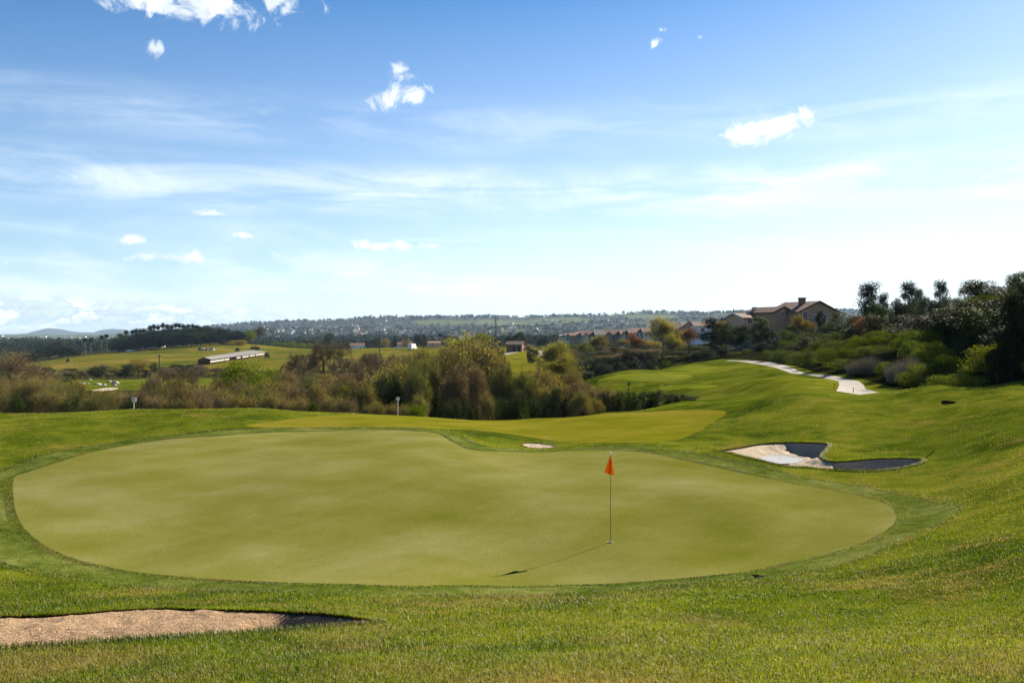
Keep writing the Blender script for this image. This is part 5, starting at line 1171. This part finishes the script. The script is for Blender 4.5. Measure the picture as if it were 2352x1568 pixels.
def town_mesh(name, wm, rm):
    mb = MB(); mb.add([(-7,-5,-2),(7,-5,-2),(7,5,-2),(-7,5,-2),(-7,-5,4.6),(7,-5,4.6),(7,5,4.6),(-7,5,4.6),(-7.01,0,7),(7.01,0,7)], [(0,1,5,4),(1,2,6,5),(2,3,7,6),(3,0,4,7),(4,8,7),(5,6,9)], 0)
    mb.add([(-7.6,-5.8,4.3),(7.6,-5.8,4.3),(7.6,0,7.3),(-7.6,0,7.3),(7.6,5.8,4.3),(-7.6,5.8,4.3)], [(0,1,2,3),(3,2,4,5)], 1)
    mb.box(-4.5,-5.05,1.2,-2.8,-4.99,2.8,2); mb.box(1,-5.05,1.2,3.2,-4.99,2.8,2)
    return npmesh(name, mb.v, mb.f, [M[wm], M[rm], M['glass']], mb.m)
TM = [town_mesh('town_house', a, b) for a, b in (('stucco_white','tile_brown'),('stucco_cream','tile_brown'),('stucco_cream','tile_grey'),('stucco','tile_red'),('stucco_white','tile_grey'))]
def town(n, U0, U1, V0_, V1, label, group, sc=(.5,1.05), y0=750, y1=3700):
    for _ in range(n):
        U, V = R.uniform(U0, U1), R.uniform(V0_, V1); x, y = hit(U, V, y0, y1); z = H(x, y)
        u2, v2 = UVof(x, y, z)
        if abs(v2-V) > 4: continue
        ti = R.randrange(len(TM)); o = link('distant_house', TM[ti]); s_ = R.uniform(*sc); o.location = (x, y, z+1.0); o.scale = (s_, s_, s_*R.uniform(.8,1.1)); o.rotation_euler = (0,0,R.uniform(-1.2,1.2)); lb = label.replace('tiny ', 'tiny '+('white brown roofed','cream','cream grey roofed','tan red roofed','white grey roofed')[ti]+' ').replace('pale ', ''); tag(o, lb, 'house', group)
town(55, 0, 260, 772, 797, 'tiny pale house among the valley trees at the far left', 'houses in the valley at the far left')
town(75, 590, 830, 750, 778, 'tiny house on the wooded slope behind the field crest', 'houses on the slope behind the field crest')
town(95, 800, 1130, 742, 788, 'tiny house on the wooded slope above the middle power pole', 'houses on the slope above the middle power pole')
town(60, 1130, 1560, 735, 772, 'tiny house on the hillside above the townhouses', 'houses on the hillside above the townhouses')
town(22, 600, 1700, 724, 742, 'tiny house just under the skyline of the ridge', 'houses near the ridge skyline')

# ------------------------------------------------------------------ grass blades on the near turf
def grass():
    rng = np.random.RandomState(5); Vs, Fs, Ts = [], [], []; b0 = 0
    for ya, yb, dens, hh, ww in ((3.6,6.5,3600,.038,.0045),(6.5,10,1500,.042,.0065),(10,15,560,.046,.010),(15,24,230,.045,.014),(24,34,80,.045,.020),(34,46,26,.050,.028)):
        xa, xb = -.72*yb, .72*yb; n = int((xb-xa)*(yb-ya)*dens)
        x = rng.uniform(xa, xb, n); y = rng.uniform(ya, yb, n); k = np.abs(x) < .70*y+.8; x, y = x[k], y[k]
        for P_ in (green, front_b, right_b, small_b, fairway):
            k = ~inside(P_, x, y); x, y = x[k], y[k]
        incol = inside(collar, x, y); z = Hf(x, y); n = len(x)
        pn = fbm(x*1.2, y*1.2, 31, 3); h = hh*rng.uniform(.5,1.3,n)*(.7+.6*pn); h[incol] *= .55
        az_ = rng.uniform(0, 2*PI, n); lean = rng.uniform(.2,1.0,n); w = ww*rng.uniform(.6,1.3,n)
        sx_, sy_ = np.cos(az_), np.sin(az_); b = np.c_[x, y, z-.004]
        side = np.c_[-sy_, sx_, np.zeros(n)]*w[:,None]*.5; mid = b+np.c_[sx_*lean*.35, sy_*lean*.35, np.full(n,.62)]*h[:,None]; top = b+np.c_[sx_*lean, sy_*lean, 1-.25*lean]*h[:,None]
        V = np.stack([b-side, b+side, mid+side*.7, mid-side*.7, top], 1).reshape(-1, 3); i = (np.arange(n)*5+b0)[:,None]
        Fs.append(np.c_[i, i+1, i+2, i+3]); Ts.append((np.c_[i+3, i+2, i+4])); Vs.append(V); b0 += n*5
    for gp, m_, sp_, hlo, hhi in ((green, 46000, .22, .014, .034), (front_b, 9000, .10, .03, .08), (right_b, 14000, .16, .04, .10), (small_b, 2500, .12, .03, .06), (collar, 20000, .35, .025, .06)):
        k = rng.randint(0, len(gp), m_); f = rng.uniform(0, 1, (m_,1)); a_ = gp[k]; b_ = gp[(k+1)%len(gp)]; tn = (b_-a_); tn /= np.linalg.norm(tn, axis=1)[:,None]+1e-9
        ar = .5*np.sum(gp[:,0]*np.roll(gp[:,1],-1)-np.roll(gp[:,0],-1)*gp[:,1]); nr = np.c_[tn[:,1], -tn[:,0]]*(1 if ar > 0 else -1)
        q = a_*(1-f)+b_*f+nr*((rng.uniform(0,1,m_)**1.5)[:,None]*sp_-(.015 if gp is not collar else sp_*.4)); x, y = q.T; n = len(x); z = Hf(x, y); h = rng.uniform(hlo,hhi,n); w = .006+y*.0004
        az_ = rng.uniform(0, 2*PI, n); lean = rng.uniform(.2,1.0,n); sx_, sy_ = np.cos(az_), np.sin(az_)
        if hhi > .07: sx_ = sx_*.5-nr[:,0]*.5; sy_ = sy_*.5-nr[:,1]*.5                        # turf hanging over the sand
        b = np.c_[x, y, z-.004]
        side = np.c_[-sy_, sx_, np.zeros(n)]*w[:,None]*.5; mid = b+np.c_[sx_*lean*.35, sy_*lean*.35, np.full(n,.62)]*h[:,None]; top = b+np.c_[sx_*lean, sy_*lean, 1-.25*lean]*h[:,None]
        V = np.stack([b-side, b+side, mid+side*.7, mid-side*.7, top], 1).reshape(-1, 3); i = (np.arange(n)*5+b0)[:,None]
        Fs.append(np.c_[i, i+1, i+2, i+3]); Ts.append((np.c_[i+3, i+2, i+4])); Vs.append(V); b0 += n*5
    V = np.concatenate(Vs); Q_ = np.concatenate(Fs); T3 = np.concatenate(Ts)
    me = bpy.data.meshes.new('grass'); me.vertices.add(len(V)); me.vertices.foreach_set('co', V.astype(np.float32).ravel())
    loops = np.r_[Q_.ravel(), T3.ravel()]; st = np.r_[np.arange(len(Q_))*4, len(Q_)*4+np.arange(len(T3))*3]
    me.loops.add(len(loops)); me.loops.foreach_set('vertex_index', loops.astype(np.int32)); me.polygons.add(len(st)); me.polygons.foreach_set('loop_start', st.astype(np.int32))
    at = me.attributes.new('tint', 'FLOAT', 'POINT'); at.data.foreach_set('value', np.repeat(rng.uniform(0,1,len(V)//5), 5).astype(np.float32))
    me.update(calc_edges=True)
    m, t, out = newmat('grass_blade'); p = t.node('ShaderNodeNewGeometry').outputs['Position']; at = t.node('ShaderNodeAttribute', attribute_name='tint').outputs['Fac']
    a = t.noise(t.node('ShaderNodeMapping', {'Vector': p}).outputs[0], .13, 4, .6, .4); b = t.noise(p, .9, 5, .65, .3)
    s_ = t.math('ADD', t.math('MULTIPLY', a, 1.0), t.math('MULTIPLY', b, .7)); v = t.ramp01(t.math('ADD', s_, t.math('MULTIPLY', at, .40)), .76, 1.32, 'LINEAR')
    cr = t.node('ShaderNodeValToRGB', {0: v}); e = cr.color_ramp.elements
    e[0].color = (.017,.038,.001,1); e[0].position = .1; e[1].color = (.156,.169,.006,1); e[1].position = .9; k = e.new(.5); k.color = (.076,.112,.002,1)
    dn = t.noise(t.node('ShaderNodeMapping', {'Vector': p, 'Location': (7, 3, 0)}).outputs[0], .45, 5, .65, .5)
    col = t.mix(t.math('MULTIPLY', t.ramp01(t.math('ADD', dn, t.math('MULTIPLY', at, .20)), .60, .72), .75), cr.outputs[0], (.18,.13,.032))
    bs = t.node('ShaderNodeBsdfPrincipled', {'Base Color': col, 'Roughness': .5, 'Specular IOR Level': .22})
    tr = t.node('ShaderNodeBsdfTranslucent', {'Color': t.node('ShaderNodeHueSaturation', {'Color': col, 'Value': 1.5}).outputs[0]})
    mx = t.node('ShaderNodeMixShader', {0: .45, 1: bs.outputs[0], 2: tr.outputs[0]}); t.l.new(mx.outputs[0], out.inputs[0])
    me.materials.append(m); tag(link('grass', me), 'short green and straw coloured grass blades on the near turf', 'grass', kind='stuff')
grass()

# ------------------------------------------------------------------ haze
hb = MB(); hb.box(-9500, -60, -60, 9500, 12500, 130)
hm = bpy.data.materials.new('haze'); hm.use_nodes = True; t = NT(hm.node_tree); t.n.clear(); out = t.node('ShaderNodeOutputMaterial')
vp = t.node('ShaderNodeVolumePrincipled', {'Color': (.50,.72,1.0,1), 'Density': 5.5e-5, 'Anisotropy': .0}); t.l.new(vp.outputs[0], out.inputs['Volume'])
tag(hb.build('haze', hm), 'thin blue haze in the air over the valley', 'haze', kind='stuff')
for o in bpy.data.objects:
    if o.parent is None and len(str(o.get('label', '')).split()) > 16: o['label'] = o['label'].replace('the ', '').replace(' in front of ', ' before ')
print('objects', len(bpy.data.objects), 'slope', n_sl)
